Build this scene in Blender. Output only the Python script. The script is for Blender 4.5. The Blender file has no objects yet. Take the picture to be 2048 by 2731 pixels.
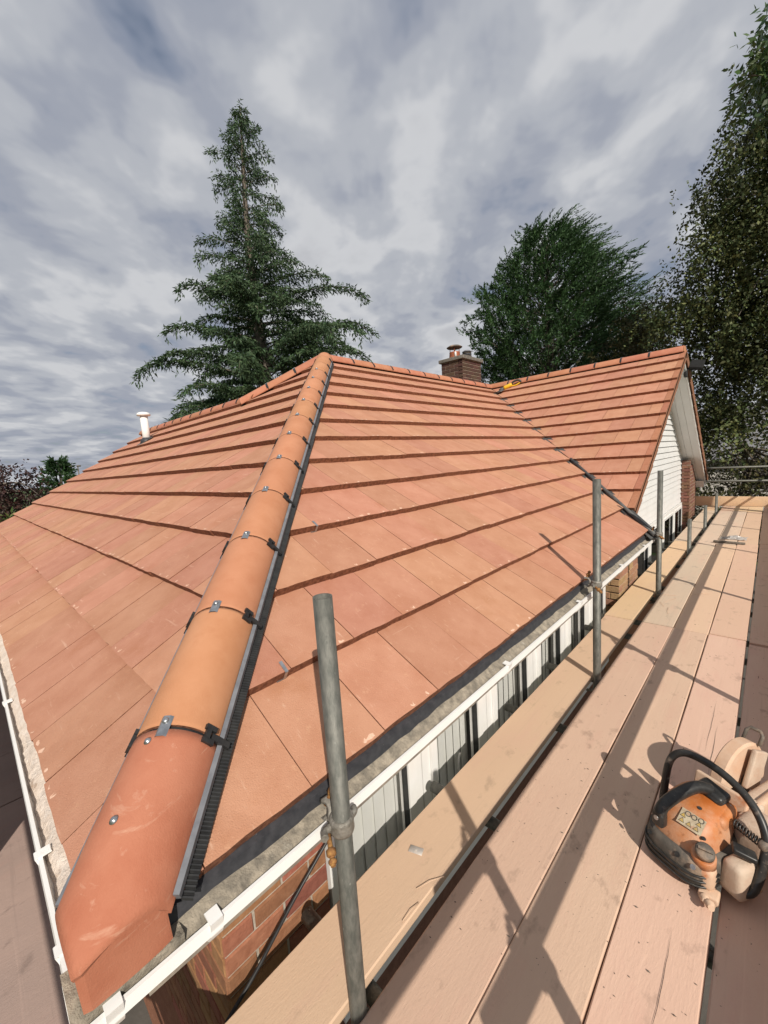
import bpy, bmesh, math, random
import numpy as np
from mathutils import Matrix, Vector
random.seed(7)
RNG = np.random.default_rng(11)
SC = bpy.context.scene
COL = SC.collection
rad = math.radians
GZ = 3.35            # camera height above the ground; code below works with z relative to the camera

# ------------------------------------------------------------------ camera
cam_d = bpy.data.cameras.new('camera'); cam = bpy.data.objects.new('camera', cam_d); COL.objects.link(cam)
Rw = Matrix(((0.72452725, 0.03540925, -0.688336), (0.68601159, -0.13368601, 0.71520357), (-0.06669607, -0.99039095, -0.12115032)))
rx, ry, rz = Rw.col[0], -Rw.col[1], -Rw.col[2]
M = Matrix(((rx[0], ry[0], rz[0], 0), (rx[1], ry[1], rz[1], 0), (rx[2], ry[2], rz[2], GZ), (0, 0, 0, 1)))
cam.matrix_world = M
cam_d.sensor_fit = 'VERTICAL'; cam_d.sensor_height = 36.0; cam_d.lens = 1078.0 / 2731.0 * 36.0
cam_d.clip_start = 0.02; cam_d.clip_end = 3000
SC.camera = cam

# ------------------------------------------------------------------ sky, sun, exposure
SUN_EL, SUN_AZ = rad(37.5), rad(147.5)          # azimuth of the light's travel
ld = Vector((math.cos(SUN_EL) * math.cos(SUN_AZ), math.cos(SUN_EL) * math.sin(SUN_AZ), -math.sin(SUN_EL)))
W = bpy.data.worlds.new('World'); SC.world = W; W.use_nodes = True
nt = W.node_tree; nt.nodes.clear()
def wn(t, **k):
    n = nt.nodes.new(t)
    for a, b in k.items(): setattr(n, a, b)
    return n
def wmath(op, a, b=None, clamp=False):
    n = wn('ShaderNodeMath', operation=op); n.use_clamp = clamp
    for i, s in enumerate((a, b)):
        if s is None: continue
        if isinstance(s, (int, float)): n.inputs[i].default_value = s
        else: nt.links.new(s, n.inputs[i])
    return n.outputs[0]
sky = wn('ShaderNodeTexSky', sky_type='NISHITA'); sky.sun_disc = False
sky.sun_elevation = SUN_EL; sky.sun_rotation = math.atan2(-ld.x, -ld.y); sky.air_density = 1.3; sky.dust_density = 1.5
tc = wn('ShaderNodeTexCoord'); sep = wn('ShaderNodeSeparateXYZ'); nt.links.new(tc.outputs['Generated'], sep.inputs[0])
den = wmath('ADD', wmath('MAXIMUM', sep.outputs[2], 0.0), 0.16)
HX, HY = -0.62, 0.785                               # direction the cloud streets run
ca = wmath('DIVIDE', wmath('ADD', wmath('MULTIPLY', sep.outputs[0], HX), wmath('MULTIPLY', sep.outputs[1], HY)), den)
cb = wmath('DIVIDE', wmath('ADD', wmath('MULTIPLY', sep.outputs[0], HY), wmath('MULTIPLY', sep.outputs[1], -HX)), den)
cxyz = wn('ShaderNodeCombineXYZ'); nt.links.new(wmath('MULTIPLY', ca, 0.85), cxyz.inputs[0]); nt.links.new(cb, cxyz.inputs[1])
def wnoise(scale, detail, rough, off, dist=0.0):
    m = wn('ShaderNodeMapping'); m.inputs['Location'].default_value = off; nt.links.new(cxyz.outputs[0], m.inputs[0])
    n = wn('ShaderNodeTexNoise'); n.inputs['Scale'].default_value = scale; n.inputs['Detail'].default_value = detail
    n.inputs['Roughness'].default_value = rough; n.inputs['Distortion'].default_value = dist
    nt.links.new(m.outputs[0], n.inputs['Vector']); return n.outputs['Fac']
def wramp(fac, stops):
    r = wn('ShaderNodeValToRGB'); r.color_ramp.interpolation = 'EASE'
    e = r.color_ramp.elements
    while len(e) < len(stops): e.new(0.5)
    for el, (p, c) in zip(e, stops): el.position = p; el.color = (*c, 1)
    nt.links.new(fac, r.inputs[0]); return r.outputs[0]
n1 = wnoise(3.3, 4, 0.48, (3.1, 1.7, 0.0), 0.25)
n2 = wnoise(0.85, 2, 0.45, (8.3, 4.1, 2.0))
n3 = wnoise(8.0, 3, 0.5, (1.3, 6.1, 5.0), 0.2)
hz = wmath('MULTIPLY', wmath('POWER', wmath('SUBTRACT', 1.0, wmath('MAXIMUM', sep.outputs[2], 0.0)), 5.0), 0.03)
dens = wmath('ADD', hz, wmath('ADD', wmath('ADD', wmath('MULTIPLY', n1, 0.60), wmath('MULTIPLY', n2, 0.22)), wmath('MULTIPLY', n3, 0.18)))
cover = wramp(dens, [(0.33, (0.2, 0.2, 0.2)), (0.40, (0.85, 0.85, 0.85)), (0.44, (1, 1, 1))])
ccol = wramp(dens, [(0.38, (2.7, 3.05, 3.9)), (0.45, (3.5, 3.75, 4.4)), (0.52, (4.55, 4.75, 5.2)), (0.60, (6.0, 6.1, 6.35)), (0.72, (5.0, 5.1, 5.4))])
mix = wn('ShaderNodeMix', data_type='RGBA'); nt.links.new(cover, mix.inputs[0])
skd = wn('ShaderNodeMix', data_type='RGBA', blend_type='MULTIPLY'); skd.inputs[0].default_value = 1.0
nt.links.new(sky.outputs[0], skd.inputs[6]); skd.inputs[7].default_value = (0.75, 0.75, 0.75, 1)
nt.links.new(skd.outputs[2], mix.inputs[6]); nt.links.new(ccol, mix.inputs[7])
bg = wn('ShaderNodeBackground'); bg.inputs[1].default_value = 0.1; nt.links.new(mix.outputs[2], bg.inputs[0])
out = wn('ShaderNodeOutputWorld'); nt.links.new(bg.outputs[0], out.inputs[0])

sd = bpy.data.lights.new('sun', 'SUN'); sd.energy = 4.9; sd.angle = rad(0.55); sd.color = (1.0, 0.93, 0.83)
sun = bpy.data.objects.new('sun', sd); COL.objects.link(sun); sun.rotation_euler = ld.to_track_quat('-Z', 'Y').to_euler(); sun.location = (20, -15, 25)

SC.view_settings.view_transform = 'Standard'; SC.view_settings.look = 'None'; SC.view_settings.exposure = 0.0; SC.view_settings.gamma = 1.0
SC.view_settings.use_curve_mapping = False
SC.render.engine = 'CYCLES'; SC.cycles.use_denoising = True; SC.cycles.max_bounces = 6; SC.cycles.transparent_max_bounces = 12
SC.cycles.sample_clamp_indirect = 6

# ------------------------------------------------------------------ materials
MATS = {}
def mat(name, c1, c2=None, scale=8.0, rough=0.7, bump=0.0, bscale=60.0, metal=0.0, stretch=(1, 1, 1), rnd=0.0, detail=5.0, contrast=(0.35, 0.65),
        spots=None, spec=0.4, attr=None, sss=None, streaks=None):
    """procedural material: two colours by noise, optional per object variation, optional third colour in spots, bump"""
    m = bpy.data.materials.new(name); m.use_nodes = True; t = m.node_tree; b = t.nodes['Principled BSDF']
    N = lambda ty, **k: (lambda n: ([setattr(n, a, v) for a, v in k.items()], n)[1])(t.nodes.new(ty))
    geo = N('ShaderNodeNewGeometry'); mp = N('ShaderNodeMapping'); mp.inputs['Scale'].default_value = stretch
    t.links.new(geo.outputs['Position'], mp.inputs[0])
    b.inputs['Roughness'].default_value = rough; b.inputs['Metallic'].default_value = metal; b.inputs['Specular IOR Level'].default_value = spec
    def noise(sc, det=detail, ro=0.6):
        n = N('ShaderNodeTexNoise'); n.inputs['Scale'].default_value = sc; n.inputs['Detail'].default_value = det; n.inputs['Roughness'].default_value = ro
        t.links.new(mp.outputs[0], n.inputs['Vector']); return n.outputs['Fac']
    def ramp(f, lo, hi):
        r = N('ShaderNodeMapRange'); r.inputs[1].default_value = lo; r.inputs[2].default_value = hi; t.links.new(f, r.inputs[0]); return r.outputs[0]
    def mixc(f, a, bb, typ='MIX'):
        x = N('ShaderNodeMix', data_type='RGBA', blend_type=typ)
        if isinstance(f, float): x.inputs[0].default_value = f
        else: t.links.new(f, x.inputs[0])
        for i, s in ((6, a), (7, bb)):
            if isinstance(s, tuple): x.inputs[i].default_value = (*s, 1)
            else: t.links.new(s, x.inputs[i])
        return x.outputs[2]
    colr = c1
    if c2: colr = mixc(ramp(noise(scale), *contrast), c1, c2)
    if spots:
        for (sc, lo, hi, cc) in spots: colr = mixc(ramp(noise(sc, 6, 0.65), lo, hi), colr, cc)
    if streaks:
        for (vec, rot, lo, hi, cc) in streaks:
            m2 = N('ShaderNodeMapping'); m2.inputs['Scale'].default_value = vec; m2.inputs['Rotation'].default_value = rot; t.links.new(geo.outputs['Position'], m2.inputs[0])
            n2_ = N('ShaderNodeTexNoise'); n2_.inputs['Scale'].default_value = 1.0; n2_.inputs['Detail'].default_value = 5; n2_.inputs['Roughness'].default_value = 0.6; t.links.new(m2.outputs[0], n2_.inputs['Vector'])
            colr = mixc(ramp(n2_.outputs['Fac'], lo, hi), colr, cc)
    if rnd:
        oi = N('ShaderNodeObjectInfo'); r = N('ShaderNodeMapRange'); r.inputs[3].default_value = 1 - rnd; r.inputs[4].default_value = 1 + rnd
        t.links.new(oi.outputs['Random'], r.inputs[0]); hs = N('ShaderNodeHueSaturation'); t.links.new(r.outputs[0], hs.inputs['Value'])
        r2 = N('ShaderNodeMapRange'); r2.inputs[3].default_value = 0.5 - rnd * 0.10; r2.inputs[4].default_value = 0.5 + rnd * 0.10
        fr = N('ShaderNodeMath', operation='FRACT'); mu = N('ShaderNodeMath', operation='MULTIPLY'); mu.inputs[1].default_value = 7.31
        t.links.new(oi.outputs['Random'], mu.inputs[0]); t.links.new(mu.outputs[0], fr.inputs[0]); t.links.new(fr.outputs[0], r2.inputs[0]); t.links.new(r2.outputs[0], hs.inputs['Hue'])
        if isinstance(colr, tuple): hs.inputs['Color'].default_value = (*colr, 1)
        else: t.links.new(colr, hs.inputs['Color'])
        colr = hs.outputs[0]
    if attr:
        at = N('ShaderNodeAttribute'); at.attribute_name = attr
        colr = mixc(1.0, colr, at.outputs['Color'], 'MULTIPLY')
    if isinstance(colr, tuple): b.inputs['Base Color'].default_value = (*colr, 1)
    else: t.links.new(colr, b.inputs['Base Color'])
    if bump:
        bn = N('ShaderNodeBump'); bn.inputs['Strength'].default_value = 1.0; bn.inputs['Distance'].default_value = bump
        t.links.new(noise(bscale, 6, 0.65), bn.inputs['Height']); t.links.new(bn.outputs[0], b.inputs['Normal'])
    if sss:
        tr = N('ShaderNodeBsdfTranslucent'); ms = N('ShaderNodeMixShader'); ms.inputs[0].default_value = sss
        if isinstance(colr, tuple): tr.inputs[0].default_value = (*colr, 1)
        else: t.links.new(colr, tr.inputs[0])
        o = t.nodes['Material Output']; t.links.new(b.outputs[0], ms.inputs[1]); t.links.new(tr.outputs[0], ms.inputs[2]); t.links.new(ms.outputs[0], o.inputs[0])
    MATS[name] = m
    return m
PALE = (0.62, 0.39, 0.28)
mat('tile', (0.420, 0.192, 0.115), (0.478, 0.236, 0.149), 7.0, 0.82, 0.003, 260, rnd=0.065,
    spots=[(26.0, 0.60, 0.76, (0.53, 0.285, 0.175)), (90.0, 0.67, 0.77, PALE), (4.0, 0.58, 0.80, (0.385, 0.165, 0.085)), (150.0, 0.69, 0.78, (0.31, 0.125, 0.065)), (230.0, 0.58, 0.80, (0.56, 0.32, 0.215)), (60, 0.62, 0.80, (0.37, 0.155, 0.085))],
    streaks=[((5, 60, 30), (0, 0, 0.5), 0.63, 0.74, (0.55, 0.32, 0.22)), ((55, 6, 30), (0, 0, 0.3), 0.67, 0.76, (0.54, 0.31, 0.215))])
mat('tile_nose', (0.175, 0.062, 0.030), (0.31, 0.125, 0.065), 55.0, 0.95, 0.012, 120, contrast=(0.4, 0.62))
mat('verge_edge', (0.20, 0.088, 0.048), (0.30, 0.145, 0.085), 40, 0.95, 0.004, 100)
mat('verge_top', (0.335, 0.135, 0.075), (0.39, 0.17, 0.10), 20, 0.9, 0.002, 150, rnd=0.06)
mat('chip', (0.60, 0.36, 0.25), (0.66, 0.45, 0.33), 90, 0.9)
mat('ridge_top', (0.40, 0.155, 0.088), (0.45, 0.195, 0.115), 9, 0.82, 0.0015, 260, rnd=0.06)
mat('ridge', (0.440, 0.195, 0.095), (0.490, 0.232, 0.122), 6.0, 0.78, 0.0014, 320, rnd=0.05, spots=[(45.0, 0.68, 0.8, (0.54, 0.30, 0.185)), (9, 0.55, 0.8, (0.41, 0.17, 0.08)), (170, 0.70, 0.78, (0.34, 0.14, 0.07))])
mat('ridge_red', (0.365, 0.122, 0.066), (0.43, 0.168, 0.098), 7.0, 0.85, 0.0012, 260, spots=[(24.0, 0.62, 0.76, (0.50, 0.26, 0.175)), (110.0, 0.70, 0.78, (0.26, 0.08, 0.04))], streaks=[((9, 9, 70), (0.3, 0.5, 0), 0.62, 0.74, (0.49, 0.25, 0.165))])
mat('felt', (0.035, 0.03, 0.03), (0.06, 0.05, 0.05), 20, 0.9)
mat('tray', (0.028, 0.029, 0.034), (0.05, 0.05, 0.056), 40, 0.5, spots=[(60.0, 0.68, 0.76, (0.16, 0.15, 0.16))])
mat('black_plastic', (0.016, 0.016, 0.017), (0.03, 0.03, 0.03), 30, 0.45)
mat('matt_black', (0.012, 0.012, 0.012), (0.02, 0.02, 0.019), 30, 0.75, spec=0.15)
mat('grey_plastic', (0.13, 0.135, 0.15), (0.18, 0.185, 0.2), 30, 0.4)
mat('steel', (0.52, 0.53, 0.54), (0.36, 0.37, 0.38), 60, 0.32, metal=0.9)
mat('plate_steel', (0.55, 0.50, 0.45), (0.45, 0.42, 0.39), 60, 0.45, metal=0.2)
mat('lead', (0.055, 0.055, 0.056), (0.10, 0.097, 0.092), 14, 0.6, 0.002, 30)
mat('white_upvc', (0.80, 0.79, 0.77), (0.74, 0.73, 0.70), 5, 0.32, spots=[(18.0, 0.66, 0.82, (0.62, 0.59, 0.53))])
mat('white_clad', (0.70, 0.70, 0.69), (0.66, 0.66, 0.645), 3, 0.4)
mat('dirt', (0.36, 0.31, 0.24), (0.17, 0.15, 0.12), 28, 0.95, 0.008, 70, spots=[(14.0, 0.62, 0.72, (0.42, 0.38, 0.31)), (55, 0.66, 0.75, (0.055, 0.05, 0.045))])
mat('dirt_pale', (0.72, 0.63, 0.55), (0.60, 0.50, 0.42), 30, 0.95, 0.01, 80, spots=[(10.0, 0.64, 0.74, (0.36, 0.26, 0.19)), (60, 0.68, 0.74, (0.10, 0.07, 0.055))])
mat('fascia', (0.30, 0.26, 0.21), (0.15, 0.13, 0.11), 16, 0.85, 0.003, 50, stretch=(1, 1, 1), spots=[(9, 0.62, 0.7, (0.42, 0.39, 0.33))])
mat('brick', (0.24, 0.095, 0.05), (0.31, 0.135, 0.075), 30, 0.92, 0.004, 110, rnd=0.22, spots=[(40, 0.68, 0.8, (0.40, 0.24, 0.15))])
mat('brick_tan', (0.36, 0.22, 0.125), (0.28, 0.155, 0.085), 30, 0.92, 0.004, 110, rnd=0.2)
mat('brick_dark', (0.060, 0.032, 0.024), (0.095, 0.048, 0.033), 26, 0.92, 0.005, 90, rnd=0.25, spots=[(16, 0.70, 0.80, (0.2, 0.12, 0.07))])
mat('mortar', (0.46, 0.41, 0.34), (0.36, 0.31, 0.25), 25, 0.95, 0.004, 120)
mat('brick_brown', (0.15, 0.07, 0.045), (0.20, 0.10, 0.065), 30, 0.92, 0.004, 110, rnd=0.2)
mat('mortar_dark', (0.34, 0.27, 0.20), (0.42, 0.35, 0.27), 25, 0.95, 0.004, 120)
mat('concrete', (0.20, 0.18, 0.15), (0.12, 0.11, 0.095), 14, 0.95, 0.006, 60, spots=[(9, 0.62, 0.7, (0.16, 0.17, 0.09))])
mat('galv', (0.165, 0.16, 0.14), (0.09, 0.092, 0.08), 22, 0.5, 0.001, 160, metal=0.35, stretch=(3, 3, 1), spots=[(40, 0.66, 0.74, (0.37, 0.36, 0.33)), (90, 0.70, 0.76, (0.07, 0.07, 0.065))])
mat('forged', (0.30, 0.28, 0.245), (0.17, 0.155, 0.13), 60, 0.55, 0.003, 120, metal=0.4)
mat('rust', (0.36, 0.185, 0.055), (0.19, 0.08, 0.03), 120, 0.85, 0.002, 200)
def board_mat(name, c1, c2, dust, gv=(75, 1.6, 40)):
    mat(name, c1, c2, 3.0, 0.85, 0.0012, 160, rnd=0.06, stretch=(1, 0.22, 1), spots=[(9, 0.52, 0.75, dust), (160, 0.70, 0.75, (0.14, 0.085, 0.06)), (45, 0.71, 0.75, (0.17, 0.10, 0.07))], streaks=[(gv, (0, 0, 0), 0.58, 0.76, tuple(c * 0.90 for c in c1)), (tuple(c * 0.45 for c in gv), (0, 0, 0.02), 0.60, 0.74, tuple(min(0.75, c * 1.06) for c in c2)), ((14, 9, 14), (0, 0, 0.4), 0.60, 0.70, tuple(c * 0.78 for c in c1))])
board_mat('board_pink', (0.57, 0.385, 0.285), (0.61, 0.42, 0.31), (0.575, 0.365, 0.275))
board_mat('board_tan', (0.61, 0.42, 0.295), (0.585, 0.40, 0.28), (0.595, 0.39, 0.285))
board_mat('board_yellow', (0.65, 0.46, 0.285), (0.62, 0.43, 0.27), (0.61, 0.42, 0.285))
board_mat('board_grey', (0.535, 0.41, 0.315), (0.58, 0.435, 0.325), (0.58, 0.40, 0.305))
board_mat('board_old', (0.33, 0.245, 0.205), (0.39, 0.285, 0.235), (0.37, 0.25, 0.205), gv=(1.6, 75, 40))
mat('saw_orange', (0.42, 0.115, 0.022), (0.50, 0.18, 0.055), 14, 0.5, 0.0008, 200, spots=[(8, 0.38, 0.62, (0.50, 0.285, 0.175)), (40, 0.58, 0.72, (0.30, 0.12, 0.05)), (60, 0.66, 0.74, (0.20, 0.07, 0.025))])
mat('saw_black', (0.018, 0.018, 0.018), (0.035, 0.033, 0.03), 30, 0.38, spots=[(18, 0.58, 0.74, (0.20, 0.155, 0.125)), (120, 0.66, 0.74, (0.30, 0.24, 0.2))])
mat('saw_grey', (0.075, 0.068, 0.058), (0.13, 0.11, 0.09), 16, 0.6, 0.0015, 120, spots=[(9, 0.50, 0.70, (0.38, 0.27, 0.19))])
mat('saw_cream', (0.54, 0.43, 0.33), (0.48, 0.34, 0.25), 12, 0.65, 0.002, 120, spots=[(20, 0.62, 0.72, (0.46, 0.29, 0.2)), (70, 0.70, 0.76, (0.2, 0.13, 0.09))])
mat('saw_guard', (0.55, 0.33, 0.21), (0.60, 0.44, 0.32), 7, 0.7, 0.001, 120, spots=[(6, 0.56, 0.66, (0.5, 0.17, 0.06))])
mat('sticker', (0.50, 0.43, 0.30), (0.36, 0.28, 0.19), 60, 0.7, spots=[(35, 0.56, 0.68, (0.42, 0.26, 0.16))])
mat('sticker_yellow', (0.48, 0.33, 0.09), (0.40, 0.28, 0.12), 60, 0.6)
mat('sticker_ink', (0.05, 0.045, 0.04), (0.12, 0.1, 0.08), 90, 0.6)
mat('tool_yellow', (0.72, 0.43, 0.02), (0.66, 0.38, 0.02), 30, 0.45)
mat('blind', (0.80, 0.80, 0.77), (0.76, 0.76, 0.72), 10, 0.8)
mat('interior', (0.05, 0.047, 0.042), (0.1, 0.09, 0.08), 3, 0.9)
mat('copper', (0.40, 0.13, 0.06), (0.28, 0.09, 0.05), 30, 0.5, metal=0.3)
mat('film', (0.62, 0.60, 0.58), (0.52, 0.50, 0.48), 30, 0.25, sss=0.4)
mat('grass', (0.045, 0.085, 0.022), (0.075, 0.11, 0.035), 0.7, 0.95, 0.03, 12)
mat('soil', (0.035, 0.030, 0.022), (0.055, 0.05, 0.03), 2, 0.95, 0.02, 20)
mat('paving', (0.11, 0.10, 0.088), (0.075, 0.07, 0.06), 2.0, 0.9, 0.003, 40)  # darkened to cut bounce, so shade under the boards is partly in the colour
mat('bark', (0.10, 0.08, 0.062), (0.17, 0.145, 0.12), 9, 0.95, 0.02, 20)
mat('bark_pale', (0.34, 0.31, 0.28), (0.13, 0.115, 0.1), 7, 0.9, 0.01, 20)
mat('slate', (0.15, 0.15, 0.16), (0.22, 0.22, 0.23), 6, 0.7)
mat('render_wall', (0.62, 0.59, 0.54), (0.56, 0.53, 0.48), 4, 0.9)
LEAF = dict(rough=0.6, attr='tint', spec=0.3, sss=0.22)
mat('cedar_leaf', (0.044, 0.078, 0.036), (0.062, 0.102, 0.044), 1.2, **LEAF)
mat('cypress_leaf', (0.028, 0.064, 0.022), (0.048, 0.098, 0.030), 1.0, **LEAF)
mat('birch_leaf', (0.062, 0.080, 0.028), (0.098, 0.115, 0.042), 1.0, **LEAF)
mat('laurel_leaf', (0.050, 0.095, 0.030), (0.085, 0.13, 0.045), 2.0, rough=0.4, attr='tint', spec=0.5, sss=0.2)
mat('olive_leaf', (0.050, 0.056, 0.020), (0.085, 0.080, 0.028), 1.0, **LEAF)
mat('purple_leaf', (0.040, 0.018, 0.018), (0.062, 0.030, 0.024), 1.0, **LEAF)
mat('bright_leaf', (0.10, 0.15, 0.035), (0.16, 0.19, 0.055), 2.0, **LEAF)
def glass():
    m = bpy.data.materials.new('glass'); m.use_nodes = True; t = m.node_tree; t.nodes.clear()
    o = t.nodes.new('ShaderNodeOutputMaterial'); mx = t.nodes.new('ShaderNodeMixShader'); tr = t.nodes.new('ShaderNodeBsdfTransparent'); gl = t.nodes.new('ShaderNodeBsdfGlossy')
    lw = t.nodes.new('ShaderNodeLayerWeight'); lw.inputs[0].default_value = 0.5; pw = t.nodes.new('ShaderNodeMath'); pw.operation = 'POWER'; pw.inputs[1].default_value = 4.0
    ml = t.nodes.new('ShaderNodeMath'); ml.operation = 'MULTIPLY_ADD'; ml.inputs[1].default_value = 0.5; ml.inputs[2].default_value = 0.02
    gl.inputs['Roughness'].default_value = 0.02; tr.inputs[0].default_value = (0.95, 0.95, 0.95, 1)
    t.links.new(lw.outputs['Facing'], pw.inputs[0]); t.links.new(pw.outputs[0], ml.inputs[0]); t.links.new(ml.outputs[0], mx.inputs[0])
    t.links.new(tr.outputs[0], mx.inputs[1]); t.links.new(gl.outputs[0], mx.inputs[2]); t.links.new(mx.outputs[0], o.inputs[0])
    MATS['glass'] = m
glass()

# ------------------------------------------------------------------ mesh helpers (z relative to camera; GZ is added when an object is linked)
ORG = {}
def root(name, label, cat, loc, group=None):
    o = bpy.data.objects.new(name, None); COL.objects.link(o); o.location = (loc[0], loc[1], loc[2] + GZ); o.empty_display_size = 0.2
    o['label'] = label; o['category'] = cat
    if group: o['group'] = group
    ORG[o.name] = Vector(loc); return o
def tag(o, label, cat, group=None):
    o['label'] = label; o['category'] = cat
    if group: o['group'] = group
    return o
def frame(d, up=(0, 0, 1)):
    d = Vector(d).normalized(); u = Vector(up)
    if abs(d.dot(u)) > 0.98: u = Vector((0, 1, 0)) if abs(d.y) < 0.9 else Vector((1, 0, 0))
    s = d.cross(u).normalized(); return d, s, s.cross(d).normalized()
class MB:
    def __init__(s): s.v = []; s.f = []; s.m = []; s.cur = 0; s.sm = []; s.smooth = False
    def add(s, vs, fs, mi=None):
        b = len(s.v); s.v += [tuple(v) for v in vs]
        for f in fs: s.f.append([b + i for i in f]); s.m.append(s.cur if mi is None else mi); s.sm.append(s.smooth)
        return s
    def box(s, x0, x1, y0, y1, z0, z1, mi=None):
        return s.add([(x0, y0, z0), (x1, y0, z0), (x1, y1, z0), (x0, y1, z0), (x0, y0, z1), (x1, y0, z1), (x1, y1, z1), (x0, y1, z1)],
                     [(3, 2, 1, 0), (4, 5, 6, 7), (0, 1, 5, 4), (1, 2, 6, 5), (2, 3, 7, 6), (3, 0, 4, 7)], mi)
    def obox(s, c, d, L, w, h, up=(0, 0, 1), mi=None):     # oriented box, centre c, length along d
        d, sd, u = frame(d, up); c = Vector(c)
        P = [c + d * (L / 2 * a) + sd * (w / 2 * b) + u * (h / 2 * k) for k in (-1, 1) for a, b in ((-1, -1), (1, -1), (1, 1), (-1, 1))]
        return s.add(P, [(0, 1, 2, 3), (7, 6, 5, 4), (4, 5, 1, 0), (5, 6, 2, 1), (6, 7, 3, 2), (7, 4, 0, 3)], mi)
    def rbox(s, c, size, bev=0.01, rot=None, seg=3, taper=None, mi=None):   # bevelled box
        bm = bmesh.new(); bmesh.ops.create_cube(bm, size=1.0)
        for v in bm.verts:
            v.co = Vector((v.co.x * size[0], v.co.y * size[1], v.co.z * size[2]))
            if taper and v.co.z > 0: v.co.x *= taper[0]; v.co.y *= taper[1]
        bmesh.ops.bevel(bm, geom=list(bm.edges), offset=bev, segments=seg, profile=0.6, affect='EDGES', clamp_overlap=True)
        R = rot or Matrix.Identity(3); bm.verts.index_update()
        s.smooth, o = True, s.smooth
        s.add([R @ v.co + Vector(c) for v in bm.verts], [[v.index for v in f.verts] for f in bm.faces], mi); s.smooth = o
        bm.free(); return s
    def tube(s, pts, r, seg=12, cap=True, mi=None, hollow=0.0):
        pts = [Vector(p) for p in pts]; n = len(pts); rs = r if isinstance(r, (list, tuple)) else [r] * n
        ring = []; up = None; b = len(s.v)
        for i, p in enumerate(pts):
            d = (pts[min(i + 1, n - 1)] - pts[max(i - 1, 0)]).normalized()
            if up is None: _, sd, up = frame(d)
            else: up = (up - d * up.dot(d)).normalized(); sd = d.cross(up)
            for k in range(seg):
                a = 2 * math.pi * k / seg; s.v.append(tuple(p + sd * (math.cos(a) * rs[i]) + up * (math.sin(a) * rs[i])))
        mi = s.cur if mi is None else mi
        for i in range(n - 1):
            for k in range(seg):
                k2 = (k + 1) % seg; s.f.append([b + i * seg + k, b + i * seg + k2, b + (i + 1) * seg + k2, b + (i + 1) * seg + k]); s.m.append(mi); s.sm.append(True)
        if cap:
            s.f.append([b + k for k in range(seg)][::-1]); s.m.append(mi); s.sm.append(False)
            s.f.append([b + (n - 1) * seg + k for k in range(seg)]); s.m.append(mi); s.sm.append(False)
        return s
    def pipe(s, a, c, r, t=0.004, seg=20):          # open hollow tube
        a, c = Vector(a), Vector(c); d, sd, up = frame(c - a); b = len(s.v)
        for p, rr in ((a, r), (c, r), (c, r - t), (a, r - t)):
            for k in range(seg):
                an = 2 * math.pi * k / seg; s.v.append(tuple(p + sd * (math.cos(an) * rr) + up * (math.sin(an) * rr)))
        for i in range(4):
            j = (i + 1) % 4
            for k in range(seg):
                k2 = (k + 1) % seg; s.f.append([b + i * seg + k, b + i * seg + k2, b + j * seg + k2, b + j * seg + k]); s.m.append(s.cur); s.sm.append(i in (0, 2))
        return s
    def lathe(s, c, axis, prof, seg=24, mi=None):    # prof: (radius, height) along axis
        d, sd, up = frame(axis); c = Vector(c); b = len(s.v); n = len(prof)
        for r, h in prof:
            for k in range(seg):
                an = 2 * math.pi * k / seg; s.v.append(tuple(c + d * h + sd * (math.cos(an) * r) + up * (math.sin(an) * r)))
        mi = s.cur if mi is None else mi
        for i in range(n - 1):
            for k in range(seg):
                k2 = (k + 1) % seg; s.f.append([b + i * seg + k, b + i * seg + k2, b + (i + 1) * seg + k2, b + (i + 1) * seg + k]); s.m.append(mi); s.sm.append(True)
        s.f.append([b + k for k in range(seg)][::-1]); s.m.append(mi); s.sm.append(False)
        s.f.append([b + (n - 1) * seg + k for k in range(seg)]); s.m.append(mi); s.sm.append(False)
        return s
    def prism(s, poly, ext, mi=None):                # polygon of 3D points extruded by vector
        n = len(poly); e = Vector(ext); P = [Vector(p) for p in poly]
        return s.add(P + [p + e for p in P], [list(range(n))[::-1], [n + i for i in range(n)]] + [[i, (i + 1) % n, n + (i + 1) % n, n + i] for i in range(n)], mi)
    def build(s, name, mats, parent=None, org=None, fix=True):
        me = bpy.data.meshes.new(name)
        o = bpy.data.objects.new(name, me); COL.objects.link(o)
        if parent is not None: og = ORG[parent.name]; o.parent = parent; ORG[o.name] = og; off = og
        else: off = Vector(org) if org is not None else Vector((0, 0, -GZ)); o.location = (off.x, off.y, off.z + GZ); ORG[o.name] = off
        me.from_pydata([(x - off.x, y - off.y, z - off.z) for x, y, z in s.v], [], s.f)
        for m in ([mats] if isinstance(mats, str) else mats): me.materials.append(MATS[m])
        me.polygons.foreach_set('material_index', s.m); me.polygons.foreach_set('use_smooth', s.sm)
        if fix:
            bm = bmesh.new(); bm.from_mesh(me); bmesh.ops.recalc_face_normals(bm, faces=bm.faces); bm.to_mesh(me); bm.free()
        me.update(); return o
def curve_pts(ctrl, n=24):                           # Catmull-Rom through the control points
    c = [Vector(p) for p in ctrl]; c = [c[0] * 2 - c[1]] + c + [c[-1] * 2 - c[-2]]; o = []
    for i in range(1, len(c) - 2):
        for k in range(n // (len(c) - 3) + 1):
            t = k / (n // (len(c) - 3) + 1); a, b, d, e = c[i - 1], c[i], c[i + 1], c[i + 2]
            o.append(0.5 * ((2 * b) + (d - a) * t + (2 * a - 5 * b + 4 * d - e) * t * t + (3 * b - a - 3 * d + e) * t ** 3))
    o.append(c[-2]); return o

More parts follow.
